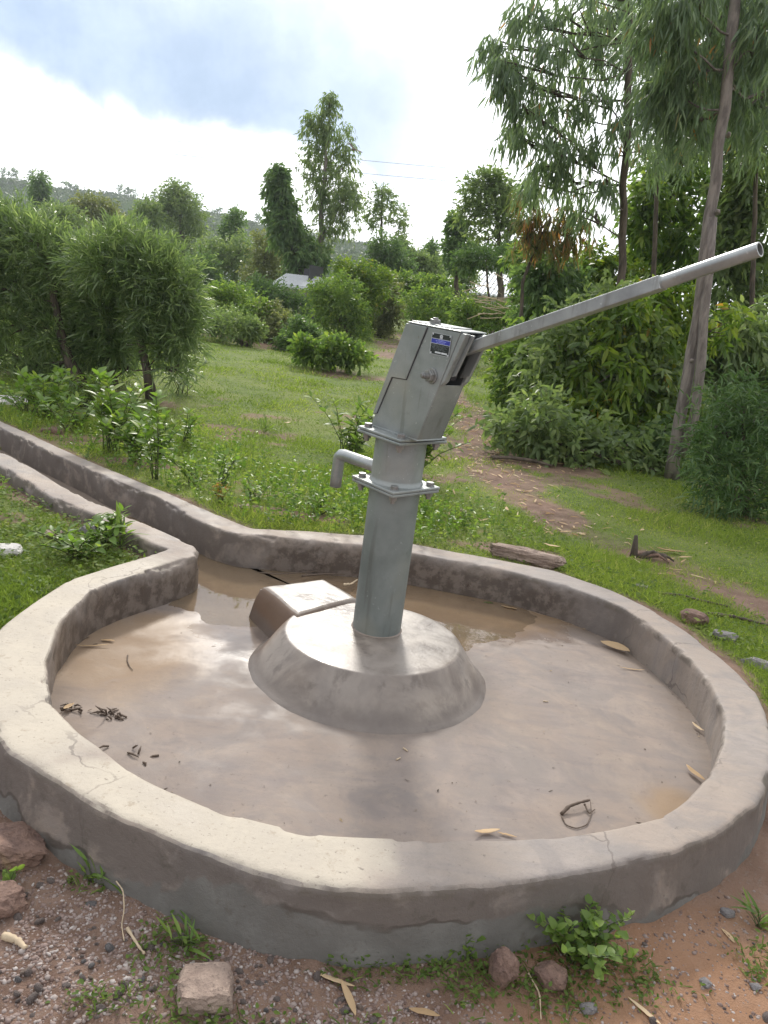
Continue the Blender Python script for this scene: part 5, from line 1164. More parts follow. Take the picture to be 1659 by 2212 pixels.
# taller thin weeds along the channel: stems with small leaves
def weedy(P):
    d = polydist(P, [(-3.2, 6.8), (-2.0, 5.75), (-1.0, 4.85), (0, 4.9)]); return sstep(d, 1.3, .1) * grass_mask(P) * (.4 + .6 * vn(P, 1.5, 2, 115)) * (P[:, 1] > 4.6)
def bank_weeds():
    P = scatter(9500, 4.4, 9.5, 1.3, .6); P = P[weedy(P) > rng.random(len(P))]; P = P[~inpoly(P, outer_poly)]; n = len(P); z = ground_z(P[:, 0], P[:, 1])
    h = rng.uniform(.08, .30, n); K = 9; t = np.tile(np.linspace(.15, 1, K), n); PP = np.repeat(np.c_[P, z], K, 0); HH = np.repeat(h, K)
    lean = np.repeat(rng.normal(size=(n, 2)) * .25, K, 0); PP[:, :2] += lean * (HH * t)[:, None]; PP[:, 2] += HH * t
    D = rng.normal(size=(n * K, 3)) * [1, 1, .3] + [0, 0, .45]; V, F, k = leaf_arrays(PP, D, .042 * rng.uniform(.6, 1.2, n * K), .016, rng, .15)
    V2, F2, k2 = leaf_arrays(np.c_[P, z], np.c_[lean[::K], np.ones(n)], h, .005, rng, 0)
    obj('bank_weeds', build_leaves('bank_weeds', [(V, F, k, np.repeat(rng.random(n), K)), (V2, F2, k2, np.full(n, .1))], MAT['weed']), kind='stuff', label='thin leafy weeds growing along the drain channel')
bank_weeds()
# creeping green at the foot of the wall in front
def frontgreen(P):
    b = np.zeros(len(P))
    for (c, r, s) in [((.33, 1.575), (.34, .10), 1), ((.62, 1.60), (.25, .11), .9), ((.10, 1.54), (.14, .06), .7), ((-.36, 1.53), (.10, .10), .8), ((-.30, 1.36), (.14, .07), .8), ((-.46, 1.36), (.12, .06), .8), ((.45, 1.42), (.14, .06), .3), ((1.12, 1.72), (.09, .10), .7), ((-.62, 1.70), (.07, .05), .8), ((.12, 1.40), (.10, .05), .3), ((-.10, 1.36), (.08, .05), .5)]:
        q = (P - np.array(c)) / np.array(r); b = np.maximum(b, s * sstep(np.linalg.norm(q, axis=1) + .5 * vn(P, 12, 2, 117), 1.1, .5))
    return b
def fronttufts():
    P = np.c_[rng.uniform(-1.1, 1.5, 60000), rng.uniform(1.1, 1.95, 60000)]; P = P[frontgreen(P) * .5 > rng.random(len(P))]; P = P[~inpoly(P, outer_poly)]; n = len(P); z = ground_z(P[:, 0], P[:, 1])
    D = rng.normal(size=(n, 3)) * [.8, .8, .2] + [0, 0, .6]; isb = rng.random(n) < .45
    V, F, k = leaf_arrays(np.c_[P, z][isb], D[isb], rng.uniform(.02, .06, isb.sum()), .0035, rng, .35)
    q = ~isb; Q = np.c_[P, z + rng.random(n) ** 2 * .035][q]
    V2, F2, k2 = leaf_arrays(Q, rng.normal(size=(len(Q), 3)) * [1, 1, .3] + [0, 0, .3], rng.uniform(.008, .018, len(Q)), .009, rng, .05, up_=np.array([0, 0, 1.]))
    obj('front_ground_cover', build_leaves('front_ground_cover', [(V, F, k, rng.random(isb.sum()) * .9), (V2, F2, k2, rng.random(len(Q)) * .6)], MAT['clover']), kind='stuff', label='short grass and tiny creeping leaves at the foot of the basin wall')
fronttufts()

# ------------------------------------------------------------------ nearby plants whose leaves can be told apart
def one_leaf(name, ln, wd_, droop, mat, seed, lobes=9):
    r_ = np.random.default_rng(seed); V = []; F = []; n = 6
    for i in range(n + 1):
        t = i / n; w = wd_ * .5 * math.sin(math.pi * min(1, t ** .8)) ** .8 if 0 < t < 1 else 0.0004
        zz = -droop * ln * t * t; V += [(ln * t, -w, zz + w * .25), (ln * t, 0, zz), (ln * t, w, zz + w * .25)]
    for i in range(n):
        a = i * 3; F += [(a, a + 3, a + 4, a + 1), (a + 1, a + 4, a + 5, a + 2)]
    return mesh(name, np.array(V), F, mat, True, {'var': np.full(len(V), r_.uniform(.1, .9))})
def leaf_set(mat, ln, wd_, droop, seed, name='leaf'): return [one_leaf(name, ln * s, wd_ * s, droop * d, mat, seed + i) for i, (s, d) in enumerate([(1, 1), (.85, .6), (1.1, 1.4), (.7, .8), (.95, .3)])]
def plant(name, label, base, stems, leaves, per, mat_leaf, rng, h, spread, stem_r=.003, scale=(.7, 1.2), kind='plant', twist=.0, start=.2, elev=.35):
    t = thing(name, label, kind, base); g = Geo(); jobs = []
    for s in range(stems):
        a = rng.uniform(0, 2 * math.pi); sp_ = spread * rng.uniform(.2, 1); hh = h * rng.uniform(.55, 1.05)
        P = wobble((rng.normal() * spread * .12, rng.normal() * spread * .12, -.01), (math.cos(a) * sp_, math.sin(a) * sp_, hh), 7, .03 * h, rng, (0, 0, hh * .15))
        g.tube(P, np.linspace(stem_r, stem_r * .45, 7), 5)
        for k_ in range(per):
            q = start + (1 - start) * (k_ + rng.uniform(0, .8)) / per; q = min(q, .999) * 6; i = int(q); p = P[i] * (1 - q + i) + P[min(i + 1, 6)] * (q - i)
            jobs.append((p, k_ * 2.4 + rng.normal() * .4, elev + rng.normal() * .25 + .5 * (q / 6) ** 3, rng.uniform(*scale)))
    g.obj('stem', MAT['stem'], t, True)
    for p, a, e, s in jobs:
        o = obj('leaf', leaves[int(rng.integers(len(leaves)))], t); o.location = p
        o.rotation_euler = (rng.normal() * .35, -e, a); o.scale = (s, s, s)
    return t
LV_broad = leaf_set(MAT['weed'], .075, .034, .25, 200); LV_small = leaf_set(MAT['broad'], .030, .020, .15, 210); LV_dark = leaf_set(MAT['broad'], .07, .036, .25, 220); LV_long = leaf_set(MAT['weed'], .11, .016, .5, 230); LV_will = leaf_set(MAT['oleander'], .12, .014, .25, 240)
plant('small_shrub', 'small round-leaved plant growing against the front of the basin wall', gpt(1245, 2070), 34, LV_small, 10, None, rng, .12, .14, .0022, (.6, 1.15))
plant('small_shrub', 'single bright green seedling beside the red stone under the wall', gpt(1010, 2075), 3, LV_small, 6, None, rng, .07, .04, .0015, (.7, 1.1))
f = gpt(800, 1115); plant('leafy_bush', 'leafy bush growing directly behind the pump stand', on(880, 1060, .16) + [0, .5, 0], 34, LV_dark, 16, None, rng, .60, .50, .006, (.9, 1.5))
plant('leafy_bush', 'leafy plant to the left of the pump spout', gpt(750, 1000) + [0, .2, 0], 22, LV_dark, 15, None, rng, .52, .42, .005, (.9, 1.5))
def wp(u, v, lb, stems, lv, per, h, sp_, sc=(.8, 1.3)): plant('broadleaf_weed', lb, gpt(u, v), stems, lv, per, None, rng, h, sp_, .005, sc)
wp(240, 975, 'tall bright broad-leaved weed beside the drain channel', 12, LV_broad, 17, .60, .30, (1.2, 1.9))
wp(332, 1035, 'upright leafy weed right of the tall bright one beside the channel', 5, LV_broad, 16, .58, .10, (.9, 1.5))
wp(285, 1000, 'bushy weed between the two upright weeds by the channel', 12, LV_broad, 13, .42, .30, (1.0, 1.6))
wp(100, 905, 'yellowish broad-leaved weed at the foot of the big left shrub', 12, LV_broad, 13, .42, .34, (1.0, 1.7))
wp(165, 930, 'low pale-leaved weed at the far end of the visible channel', 12, LV_broad, 10, .30, .36, (.9, 1.4))
wp(410, 1045, 'short weed on the bank where the channel bends', 6, LV_broad, 10, .24, .22, (.6, 1.1))
wp(470, 1070, 'thin upright weed near the small rusty fern on the bank', 5, LV_broad, 12, .30, .13, (.5, .9))
wp(540, 1080, 'low spreading weed on the bank right of the rusty fern', 7, LV_broad, 8, .16, .25, (.5, .9))
wp(395, 960, 'weed clump in the grass behind the channel weeds', 6, LV_broad, 10, .30, .25, (.8, 1.2))
wp(60, 890, 'leafy weed mass at the foot of the big shrub near the white stone', 12, LV_broad, 11, .34, .4, (1.0, 1.6))
wp(180, 880, 'dark-based broad weed below the shaded middle shrub', 12, LV_dark, 11, .36, .4, (1.0, 1.6))
wp(350, 990, 'spreading weed behind the upright weed by the channel', 11, LV_broad, 11, .34, .32, (.9, 1.4))
wp(680, 1110, 'low weed in the grass just behind the rim', 7, LV_broad, 9, .14, .22, (.5, .9))
wp(170, 1205, 'lush green creeping plant beside the channel corner', 16, LV_broad, 9, .16, .26, (.6, 1.0))
wp(225, 1180, 'bright leafy plant in the angle of channel and rim', 12, LV_broad, 9, .18, .17, (.6, 1.0))
plant('willow_sprout', 'low willow-leaved sprout right of the leaning bare trunk', gpt(385, 850), 9, LV_will, 16, None, rng, .42, .55, .005, (.8, 1.4))
plant('willow_sprout', 'small willow-leaved sprout under the left shrub behind the weeds', gpt(140, 890), 7, LV_will, 14, None, rng, .36, .3, .005, (.8, 1.3))
LV_rust = leaf_set(leaf_mat('rusty_fern_leaf', [(0, (.30, .16, .03)), (.5, (.45, .22, .05)), (1, (.30, .26, .05))], .4), .035, .012, .1, 260)
plant('rusty_fern', 'small rust-orange plant at the edge of the channel bank', gpt(478, 1085), 10, LV_rust, 9, None, rng, .15, .07, .002, (.7, 1.2))
plant('grass_tuft', 'green blades growing up beside the channel corner', gpt(262, 1190), 9, LV_long, 2, None, rng, .20, .05, .0015, (.7, 1.3), start=.05, elev=1.15)
plant('grass_tuft', 'straw-tinged grass tuft on the gravel below the left wall', gpt(210, 1900), 9, LV_long, 2, None, rng, .05, .06, .0015, (.4, .7), start=.05, elev=.6)
plant('grass_tuft', 'grass tuft under the wall above the square tan stone', gpt(395, 2040), 12, LV_long, 2, None, rng, .05, .07, .0015, (.35, .6), start=.05, elev=.7)
plant('grass_tuft', 'pale grass tuft at the right edge of the red soil', gpt(1640, 2000), 9, LV_long, 2, None, rng, .06, .05, .0015, (.5, .8), start=.05, elev=.7)
plant('grass_tuft', 'green seedling tuft at the left edge beside the big reddish rock', gpt(10, 1920), 7, LV_small, 3, None, rng, .05, .05, .0015, (.7, 1.0), start=.2, elev=.6)
plant('grass_tuft', 'dark grass tuft standing in the middle of the meadow', gpt(570, 935), 9, LV_long, 2, None, rng, .10, .08, .0015, (.8, 1.2), start=.05, elev=1.0)

# ------------------------------------------------------------------ stones
def ico(sub):
    import bmesh
    b = bmesh.new(); bmesh.ops.create_icosphere(b, subdivisions=sub, radius=1); V = np.array([v.co[:] for v in b.verts]); F = [tuple(v.index for v in f.verts) for f in b.faces]; b.free(); return V, F
ICO4, ICO3, ICO2, ICO1 = ico(4), ico(3), ico(2), ico(1)
def rock_mesh(name, size, seed, mat, blocky=.5, rough=.12, base=ICO4):
    V, F = base; V = V.copy(); m = np.abs(V).max(1)[:, None]; V = V * (1 - blocky) + V / m * .8 * blocky
    for k_ in range(0 if blocky > .6 else 7):        # a few broken facets
        r_ = np.random.default_rng(seed * 10 + k_); n_ = unitv(r_.normal(size=3)); d_ = r_.uniform(.64, .88); s = V @ n_ - d_; V -= np.maximum(0, s)[:, None] * n_ * .9
    V *= (1 + rough * vn(V, 1.7, 3, seed) + (.02 + rough * .5) * vn(V, 5, 4, seed + 5, .65))[:, None]
    return mesh(name, V * np.array(size), F, mat, base is ICO2)
def stone(label, u, v, size, mat, rot, seed, sink=.25, z=None, blocky=.5, rough=.12, name='stone', tilt=(0, 0), ground=None):
    p = gpt(u, v); me = rock_mesh(name, size, seed, MAT[mat], blocky, rough)
    o = obj(name, me, None, label=label, cat='stone'); o.location = (p[0], p[1], p[2] + size[2] * (1 - sink * 2)); o.rotation_euler = (tilt[0], tilt[1], rot); return o
stone('squarish tan stone lying on the gravel at the bottom of the picture', 443, 2150, (.070, .062, .032), 'rock_tan', .22, 31, .15, blocky=.62, rough=.13)
stone('large reddish rock with an ochre face at the left edge', 22, 1838, (.10, .105, .042), 'rock_red', .5, 2, .3, blocky=.6, rough=.26, tilt=(-.12, .3))
stone('dark grey stone wedged against the left outside of the wall', 92, 1775, (.036, .045, .045), 'rock_grey', .3, 3, .2, blocky=.3, rough=.2)
stone('brown rock half buried below the large reddish rock', 5, 1965, (.06, .05, .04), 'rock_red', .9, 4, .3, blocky=.6, rough=.25)
stone('upright pointed reddish stone in front of the small leafy plant', 1080, 2120, (.036, .043, .050), 'rock_red', .3, 5, .15, blocky=.3, rough=.22, tilt=(.3, .1))
stone('flatter brown-red stone right of the pointed one', 1185, 2125, (.045, .035, .032), 'rock_red', -.5, 6, .2, blocky=.5, rough=.15)
stone('broken slab of concrete lying behind the far right rim', 1130, 1212, (.25, .065, .050), 'rock_tan', -.28, 7, .12, blocky=.61, rough=.34)
stone('reddish stone in the grass behind the right rim', 1495, 1345, (.085, .05, .045), 'rock_red', -.5, 8, .2, blocky=.5)
stone('dark flat stone right of the reddish stone behind the rim', 1565, 1383, (.07, .035, .03), 'rock_grey', -.3, 9, .2, blocky=.6)
stone('flat stone at the outer foot of the rim at the right edge', 1640, 1440, (.09, .05, .03), 'rock_grey', -.6, 10, .3, blocky=.5)
stone('small brown stone in the grass right of the pump pipe', 998, 1118, (.03, .03, .045), 'rock_tan', 0, 11, .2)
stone('small dark stone close behind the rim on the right', 1385, 1272, (.05, .03, .02), 'rock_grey', -.4, 12, .2)
stone('white stone at the far left where the channel leaves the picture', 18, 872, (.22, .12, .06), 'rock_pale', .4, 13, .3)
stone('pale stone among the creeping plants at the left edge', 5, 1195, (.10, .06, .035), 'rock_pale', .4, 14, .3)
stone('tan stone half covered by leaves beside the channel', 118, 1160, (.06, .045, .03), 'rock_tan', .4, 15, .3)
stone('dark broken stones at the outer foot of the near channel wall', 190, 1155, (.05, .04, .04), 'rock_grey', .8, 16, .2, rough=.25)
stone('grey flat stone on the bank behind the channel mouth', 585, 1128, (.07, .04, .02), 'rock_grey', .2, 17, .3)
stone('tan earth clod on the bank left of the grey flat stone', 535, 1098, (.06, .04, .025), 'rock_tan', .4, 18, .3)
stone('reddish clod on the bank above the channel', 110, 935, (.09, .06, .04), 'rock_red', .5, 19, .3)
stone('small grey-blue stone on the red soil at lower right', 1522, 2128, (.014, .016, .012), 'rock_grey', .5, 20, .2)
stone('blue-grey chip at the right edge of the red soil', 1632, 2135, (.016, .012, .008), 'rock_grey', .2, 21, .2)
stone('round dark stone lying near the bottom edge right of the centre', 1270, 2185, (.022, .016, .013), 'rock_grey', .2, 22, .2)
stone('grey stone at the wall foot under the right rim', 1570, 1975, (.022, .018, .012), 'rock_grey', .4, 23, .25)
# loose pebbles one can pick out, then the gravel as a mass
def gravel_density(P):
    b = np.zeros(len(P))
    for c, r, s in [((-.42, 1.50), (.42, .17), 1), ((-.62, 1.66), (.25, .12), .7), ((-.05, 1.43), (.32, .12), .9), ((-.60, 1.42), (.30, .25), .9), ((.25, 1.40), (.3, .12), .35), ((1.0, 1.5), (.5, .35), .14)]:
        q = (P - np.array(c)) / np.array(r); b = np.maximum(b, s * sstep(np.linalg.norm(q, axis=1) + .35 * vn(P, 7, 2, 121), 1.15, .5))
    return b
pm_ = [rock_mesh('pebble', (1, .8, .62), 50 + i, MAT[m_], .3, .2, ICO2) for i, m_ in enumerate(['gravel', 'gravel', 'rock_grey', 'rock_tan', 'gravel', 'rock_pale'])]
cnt_ = 0
while cnt_ < 200:
    p = np.array([[rng.uniform(-.95, 1.35), rng.uniform(1.18, 1.85)]])
    if gravel_density(p)[0] < rng.random() or inpoly(p, outer_poly)[0] or polydist(p, outer_poly)[0] < .015: continue
    s = .005 + .0125 * rng.random() ** 2.8; o = obj('pebble', pm_[int(rng.choice(6, p=[.30, .28, .06, .18, .14, .04]))], None, label='loose grey-brown pebble on the soil at the foot of the basin wall', cat='pebble', group='loose pebbles at the wall foot')
    o.location = (p[0, 0], p[0, 1], ground_z(p[:, 0], p[:, 1])[0] + s * .12); o.rotation_euler = tuple(rng.normal(size=3) * .6); o.scale = (s, s, s * .85); cnt_ += 1
def gravel_mass():
    V0, F0 = ICO1; F0 = np.array(F0); P = np.c_[rng.uniform(-1.1, 1.6, 90000), rng.uniform(1.1, 2.05, 90000)]
    P = P[(gravel_density(P) * .75 + .03) > rng.random(len(P))]; P = P[~inpoly(P, outer_poly)]; n = len(P)
    s = .0022 + .005 * rng.random(n) ** 2.2; z = ground_z(P[:, 0], P[:, 1]) + vn(P, 14, 4, 31) * .010 + s * .0
    an = rng.uniform(0, 6.28, n); c, s_ = np.cos(an), np.sin(an); J = 1 + .25 * rng.normal(size=(n, len(V0), 1)).clip(-1, 1)
    W = V0[None] * J * (s[:, None] * rng.uniform(.6, 1.2, (n, 3)) * [1.1, .9, .75])[:, None]
    X_ = W[..., 0] * c[:, None] - W[..., 1] * s_[:, None]; Y_ = W[..., 0] * s_[:, None] + W[..., 1] * c[:, None]
    V = np.stack([X_ + P[:, 0:1], Y_ + P[:, 1:2], W[..., 2] + z[:, None]], -1).reshape(-1, 3); F = (np.arange(n)[:, None, None] * len(V0) + F0[None]).reshape(-1, 3)
    m, nt, p, out = new_mat('gravel_mass'); a = N(nt, 'ShaderNodeAttribute', attribute_name='var'); r_ = N(nt, 'ShaderNodeValToRGB'); L(nt, a.outputs['Fac'], r_.inputs[0])
    for i_, (ps_, cc) in enumerate([(0, (.12, .075, .06)), (.4, (.22, .16, .14)), (.85, (.27, .22, .20)), (1, (.40, .36, .34))]):
        e = r_.color_ramp.elements[i_] if i_ < 2 else r_.color_ramp.elements.new(ps_); e.position = ps_; e.color = (*cc, 1)
    L(nt, r_.outputs[0], p.inputs['Base Color']); p.inputs['Roughness'].default_value = .9
    obj('gravel', mesh('gravel', V, F, m, False, {'var': np.repeat(rng.random(n), len(V0))}), kind='stuff', label='small gravel scattered on the soil before the wall')
gravel_mass()

# ------------------------------------------------------------------ dead leaves, twigs and scraps
def dry_leaf(label, p, ln, wd_, rot, curl=.25, mat='dry', cat='leaf', name='dry_leaf', seed=0, lift=.004, tilt=0.0):
    r_ = np.random.default_rng(seed); n = 10; V = []; F = []
    for i in range(n + 1):
        t = i / n; w = wd_ / 2 * math.sin(math.pi * t) ** .7 if 0 < t < 1 else .0006; b = math.sin(t * 2.4) * wd_ * .35; zz = curl * ln * (t - .5) ** 2 + r_.normal() * .0005
        V += [(ln * (t - .5), b - w, zz + w * .5), (ln * (t - .5), b, zz), (ln * (t - .5), b + w, zz + w * .35)]
    for i in range(n): a = i * 3; F += [(a, a + 3, a + 4, a + 1), (a + 1, a + 4, a + 5, a + 2)]
    me = mesh(name, np.array(V), F, MAT[mat], True, {'var': np.full(len(V), r_.uniform(.1, .9))}); o = obj(name, me, None, label=label, cat=cat)
    md = o.modifiers.new('s', 'SOLIDIFY'); md.thickness = .0006
    o.location = (p[0], p[1], p[2] + lift); o.rotation_euler = (tilt, 0, rot); return o
def fl(u, v): p = on(u, v, .012); p[2] = floor_z(p[0], p[1]); return p
dry_leaf('tan bent dry leaf on the basin floor near the front rim', fl(1052, 1802), .085, .020, .25, .5, seed=1, lift=.006)
dry_leaf('pale narrow dry leaf lying tip to tip with the tan bent leaf', fl(1095, 1805), .06, .009, -.25, .2, seed=2)
dry_leaf('broad cream dry leaf leaning at the foot of the right inner wall', fl(1328, 1400), .16, .045, -.75, .3, seed=3, lift=.012, tilt=.5)
dry_leaf('long thin straw leaf on the floor near the right inner wall', fl(1366, 1443), .12, .008, .0, .2, seed=4)
dry_leaf('cream leaf standing against the inner wall at the right front', fl(1503, 1672), .10, .022, 1.9, .2, seed=5, lift=.014)
dry_leaf('orange-brown leaf stuck low on the right inner wall', fl(1508, 1572), .07, .014, 1.9, .3, seed=6, lift=.012)
dry_leaf('brown leaf at the edge of the puddle right of the pump', fl(1100, 1308), .09, .025, -.3, .3, seed=7)
dry_leaf('small green leaf floating near the far inner wall', fl(1055, 1296), .06, .022, .0, .1, mat='broad', seed=8)
dry_leaf('pale dry leaf on silt by the left inner wall', fl(232, 1380), .06, .018, .1, .3, seed=9)
dry_leaf('curled brown strip below the pale leaf on the left silt', fl(200, 1392), .14, .010, .35, .25, seed=10, lift=.006)
dry_leaf('twisted tan leaf scrap at the left foot of the floor', fl(150, 1528), .05, .022, 1.1, .6, seed=11, lift=.01)
dry_leaf('folded straw leaf on the gravel at the bottom centre', gpt(748, 2165), .10, .018, -1.2, .3, seed=12, lift=.008)
dry_leaf('long dry leaf crossing the folded straw leaf', gpt(720, 2125), .10, .012, -.3, .3, seed=13, lift=.006)
dry_leaf('tan leaf on the soil at the bottom right of the centre', gpt(915, 2195), .07, .018, -.2, .3, seed=14, lift=.004)
dry_leaf('slim dry leaf lying on red soil near the bottom edge', gpt(1390, 2190), .09, .012, -.9, .2, seed=15)
dry_leaf('pale leaf scrap on the red soil below the right rim', gpt(1570, 2025), .05, .014, -1.3, .2, seed=16)
dry_leaf('yellow dry leaf in the grass behind the right rim', gpt(1450, 1198), .20, .04, -.05, .3, seed=17, lift=.02)
for i, (u, v, lb) in enumerate([(1030, 1010, 'dry leaf on the bare red soil under the thicket'), (985, 1000, 'dry leaf near the edge of the red path behind the pump'), (1205, 1008, 'long dry leaf on the path beside the thicket'), (1140, 1070, 'pale leaf on the red path below the thicket'), (1065, 1035, 'pale curled leaf in the middle of the path'), (940, 1050, 'whitish leaf right below the flange of the pump'), (1095, 1110, 'straw-coloured leaf at the near end of the grass strip'), (1190, 1190, 'thin straw in the grass behind the concrete slab'), (620, 920, 'tiny white leaf in the middle of the meadow'), (880, 925, 'dry leaf right behind the pump head'), (1220, 1160, 'small dry leaf beside the path behind the slab')]):
    dry_leaf(lb, gpt(u, v), .11, .024, i * 1.3, .3, seed=30 + i, lift=.035)
# many more of them strewn under the trees
P = np.c_[rng.uniform(.4, 3.6, 2600), rng.uniform(4.6, 13, 2600)]; P = P[(path_mask(P) * .8 + .12) * sstep(polydist(P, path_line), 1.6, .2) > rng.random(len(P))]; P = P[~inpoly(P, outer_poly)]; n = len(P)
V, F, k = leaf_arrays(np.c_[P, ground_z(P[:, 0], P[:, 1]) + .012], rng.normal(size=(n, 3)) * [1, 1, .12], rng.uniform(.04, .12, n), rng.uniform(.008, .02, n), rng, .05, up_=np.array([0, 0, 1.]))
obj('leaf_litter', build_leaves('leaf_litter', [(V, F, k, rng.random(n))], MAT['dry']), kind='stuff', label='dry leaf litter strewn along the red path')
def twig(label, pts, r, mat='twig', name='twig', cat='twig', side=()):
    P = np.array(pts, float); c = P.mean(0); g = Geo(); t = np.linspace(0, len(P) - 1, len(P) * 4); Q = np.stack([np.interp(t, range(len(P)), P[:, j] - c[j]) for j in range(3)], 1)
    Q[1:-1] = Q[1:-1] * .5 + .25 * (Q[:-2] + Q[2:]); g.tube(Q, r * (1 - .4 * np.linspace(0, 1, len(Q))) * (1 + .15 * rng.normal(size=len(Q))), 6)
    for s in side: g.tube(np.array(s) - c, [r * .6, r * .3][:1] * (len(s) - 1) + [r * .3], 5)
    o = g.obj(name, MAT[mat], None, True, label=label, cat=cat); o.location = c; return o
def F3(u, v, h=.004): p = fl(u, v); p[2] += h; return p
twig('curved dark stick lying on the floor near the right front rim', [F3(1213, 1758, .006), F3(1228, 1748, .018), F3(1250, 1742, .022), F3(1272, 1735, .02)], .0065)
twig('thin bowed twig looping below the curved stick', [F3(1214, 1762), F3(1222, 1782), F3(1245, 1790), F3(1268, 1782), F3(1278, 1758), F3(1274, 1738, .02)], .0022)
twig('short twig upright at the end of the curved stick', [F3(1262, 1742, .015), F3(1272, 1758, .006), F3(1285, 1748, .006)], .003)
twig('small hooked twig alone on the left wet floor', [F3(276, 1410), F3(275, 1422), F3(280, 1434), F3(287, 1442)], .0028)
def floor_scraps():
    P = np.c_[rng.uniform(-1.3, 1.6, 9000), rng.uniform(1.7, 4.4, 9000)]; P = P[inpoly(P, IN.tolist())]; d = polydist(P, IN[::8].tolist())
    P = P[(.015 + .30 * np.exp(-(d / .045) ** 2) * (.4 + .9 * np.clip(vn(P, 2.3, 2, 141), 0, 1))) > rng.random(len(P))]; P = P[np.linalg.norm(P - np.array([0, 3.14]), axis=1) > .56]; n = len(P)
    V, F, k = leaf_arrays(np.c_[P, fz(P) + .003], rng.normal(size=(n, 3)) * [1, 1, .1], .006 + .022 * rng.random(n) ** 4, .003 + .004 * rng.random(n), rng, 0, up_=np.array([0, 0, 1.]))
    m = leaf_mat('floor_scrap', [(0, (.05, .035, .025)), (.7, (.13, .09, .06)), (1, (.40, .30, .18))], .1)
    obj('floor_scraps', build_leaves('floor_scraps', [(V, F, k, rng.random(n))], m), kind='stuff', label='tiny scraps and grit strewn on the basin floor')
floor_scraps()
def rubble(label, u, v, n, seed):
    r_ = np.random.default_rng(seed); c = fl(u, v); g = Geo()
    for k_ in range(n):
        p0 = np.array([r_.normal() * .028, r_.normal() * .018, .004]); d = np.array([r_.normal(), r_.normal() * .6, r_.normal() * .2]); d = d / np.linalg.norm(d) * r_.uniform(.015, .05)
        g.tube([p0, p0 + d * .5 + [0, 0, .006], p0 + d + r_.normal(size=3) * .004 + [0, 0, .002]], [.0035, .004, .001], 5)
    o = g.obj('twig_litter', MAT['twig'], None, True, label=label, cat='twigs'); o.location = c
rubble('heap of wet bark and twig scraps on the left floor', 245, 1540, 16, 1)
rubble('tangle of twigs against the left inner foot of the rim', 155, 1525, 12, 2)
rubble('little scrap of bark near the front-left rim', 282, 1622, 6, 3)
twig('root-like stick in the puddle behind the splash block', [on(742, 1263, .02), on(758, 1262, .025), on(772, 1252, .02)], .008, 'straw')
twig('dark twig floating along the far inner wall', [on(560, 1237, .018), on(600, 1240, .018), on(650, 1237, .018), on(690, 1233, .018)], .004)
twig('dark stick floating left of the pump pipe', [on(652, 1244, .018), on(700, 1240, .02), on(745, 1241, .018)], .006)
for i, (u, v, a, lb) in enumerate([(872, 1611, -.8, 'small white stalk on the floor in front of the plinth'), (857, 1637, .9, 'tiny pale stalk nearest the small white stalk'), (1174, 1511, .1, 'short straw bit on the floor right of the plinth')]):
    p = F3(u, v, .004); twig(lb, [p, p + np.array([math.cos(a), math.sin(a), 0]) * .022], .0032, 'straw', 'stalk', 'stalk')
p = gpt(20, 2040); twig('splintered piece of bleached wood at the left bottom edge', [p + [-.02, .012, .01], p + [.02, 0, .014], p + [.045, -.015, .01]], .011, 'straw', 'wood_piece', 'wood')
p = gpt(265, 1960); twig('long dry grass stalk bent down over the gravel', [gpt(250, 1925) + [0, 0, .03], gpt(265, 1945) + [0, 0, .03], gpt(268, 1975) + [0, 0, .015], gpt(262, 2005) + [0, 0, .01], gpt(268, 2035) + [0, 0, .004]], .0018, 'straw', 'grass_stalk', 'stalk')
twig('flat stick lying on the gravel above the square stone', [gpt(275, 2010) + [0, 0, .006], gpt(300, 2050) + [0, 0, .006], gpt(312, 2065) + [0, 0, .006]], .0045, 'straw', 'stick', 'stick')
twig('thin root creeping out below the pointed reddish stone', [gpt(1140, 2110) + [0, 0, .01], gpt(1165, 2150) + [0, 0, .006], gpt(1168, 2205) + [0, 0, .004]], .0025, 'straw', 'root', 'root')
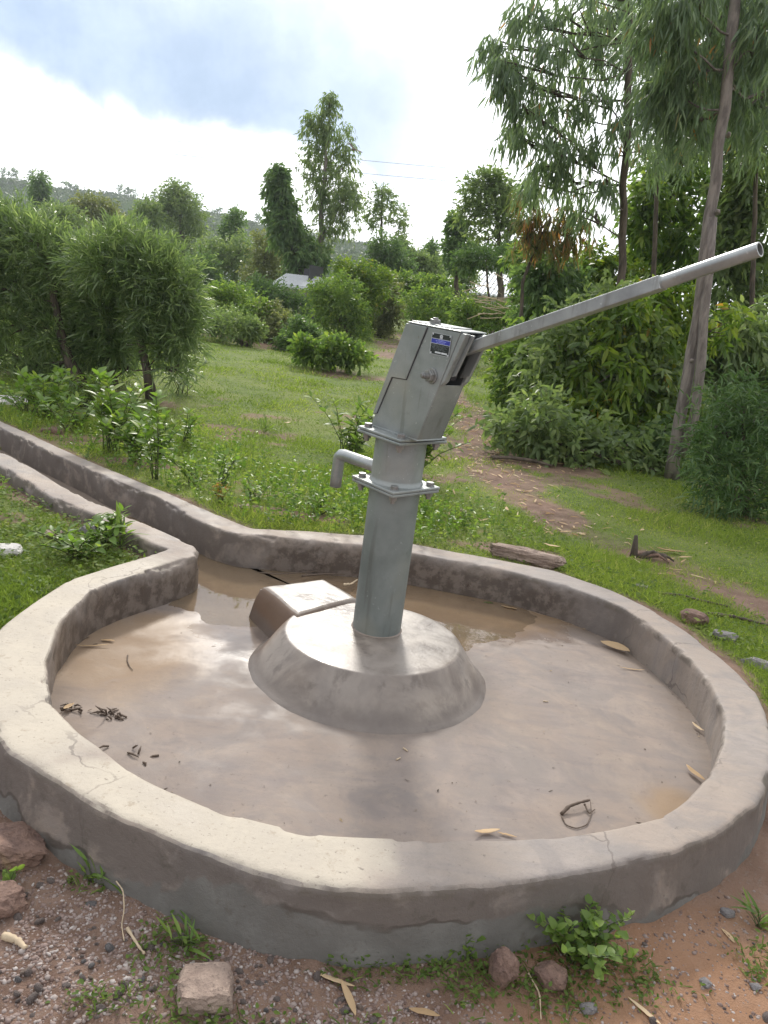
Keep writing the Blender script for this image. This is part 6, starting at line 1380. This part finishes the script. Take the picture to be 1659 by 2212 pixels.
# tree stump with broken roots in the grass
fs = gpt(1385, 1205); st = thing('tree_stump', 'small broken stump with roots in the grass behind the right rim', 'stump', fs)
g = Geo(); g.tube([(-.05, 0, -.03), (-.055, 0, .06), (-.06, .01, .145)], [.03, .022, .012], 8); g.obj('stub', MAT['bark'], st, True)
for k_ in range(6): g = Geo(); a = rng.uniform(-.7, 1.0); g.tube(wobble((-.02, 0, .0), (.10 + .12 * math.cos(a) * rng.random(), .12 * math.sin(a), .01 + .03 * rng.random()), 6, .02, rng, (0, 0, .03)), np.linspace(.018, .006, 6), 6); g.obj('root', MAT['rock_red'] if k_ % 2 else MAT['bark'], st, True)
for i, (u, v, lb) in enumerate([(1490, 1300, 'bare fallen branch on the path at the right'), (1600, 1345, 'second fallen branch lying on the path near the right edge')]):
    p = gpt(u, v); twig(lb, [p + [-.18, .02, .02], p + [-.05, .0, .03], p + [.08, -.04, .025], p + [.2, -.06, .02]], .010, 'bark', 'fallen_branch', 'branch')
p = gpt(1120, 1000); twig('thick root lying across the bare soil under the thicket', [p + [-.3, 0, .02], p + [-.1, -.03, .05], p + [.15, .02, .04], p + [.35, -.02, .02]], .025, 'bark', 'root', 'root')
# broken dead branches in the bush right of the pump head
p = at(1040, 650, 16); t_ = Geo()
for k_ in range(14): a = rng.uniform(-.5, .5); q = np.array([rng.normal() * .3, rng.normal() * .2, rng.normal() * .22]); t_.tube(wobble(q, q + np.array([.7 * math.cos(a), .1, .5 * math.sin(a)]), 5, .05, rng), np.linspace(.010, .004, 5), 4)
o = t_.obj('dead_branches', MAT['straw'], None, True, label='tangle of bare grey branches below the pale-roofed house', cat='branches'); o.location = p

# ------------------------------------------------------------------ thin air that pales the far things
hm = bpy.data.materials.new('haze'); hm.use_nodes = True; nt = hm.node_tree; nt.nodes.clear()
pv = N(nt, 'ShaderNodeVolumePrincipled'); pv.inputs['Color'].default_value = (.86, .92, 1.0, 1); pv.inputs['Density'].default_value = .0006; pv.inputs['Anisotropy'].default_value = .3
ho = N(nt, 'ShaderNodeOutputMaterial'); L(nt, pv.outputs[0], ho.inputs['Volume'])
g = Geo(); g.box(-1700, 1700, -70, 2700, -8, 75); g.obj('haze', hm, None, kind='stuff')
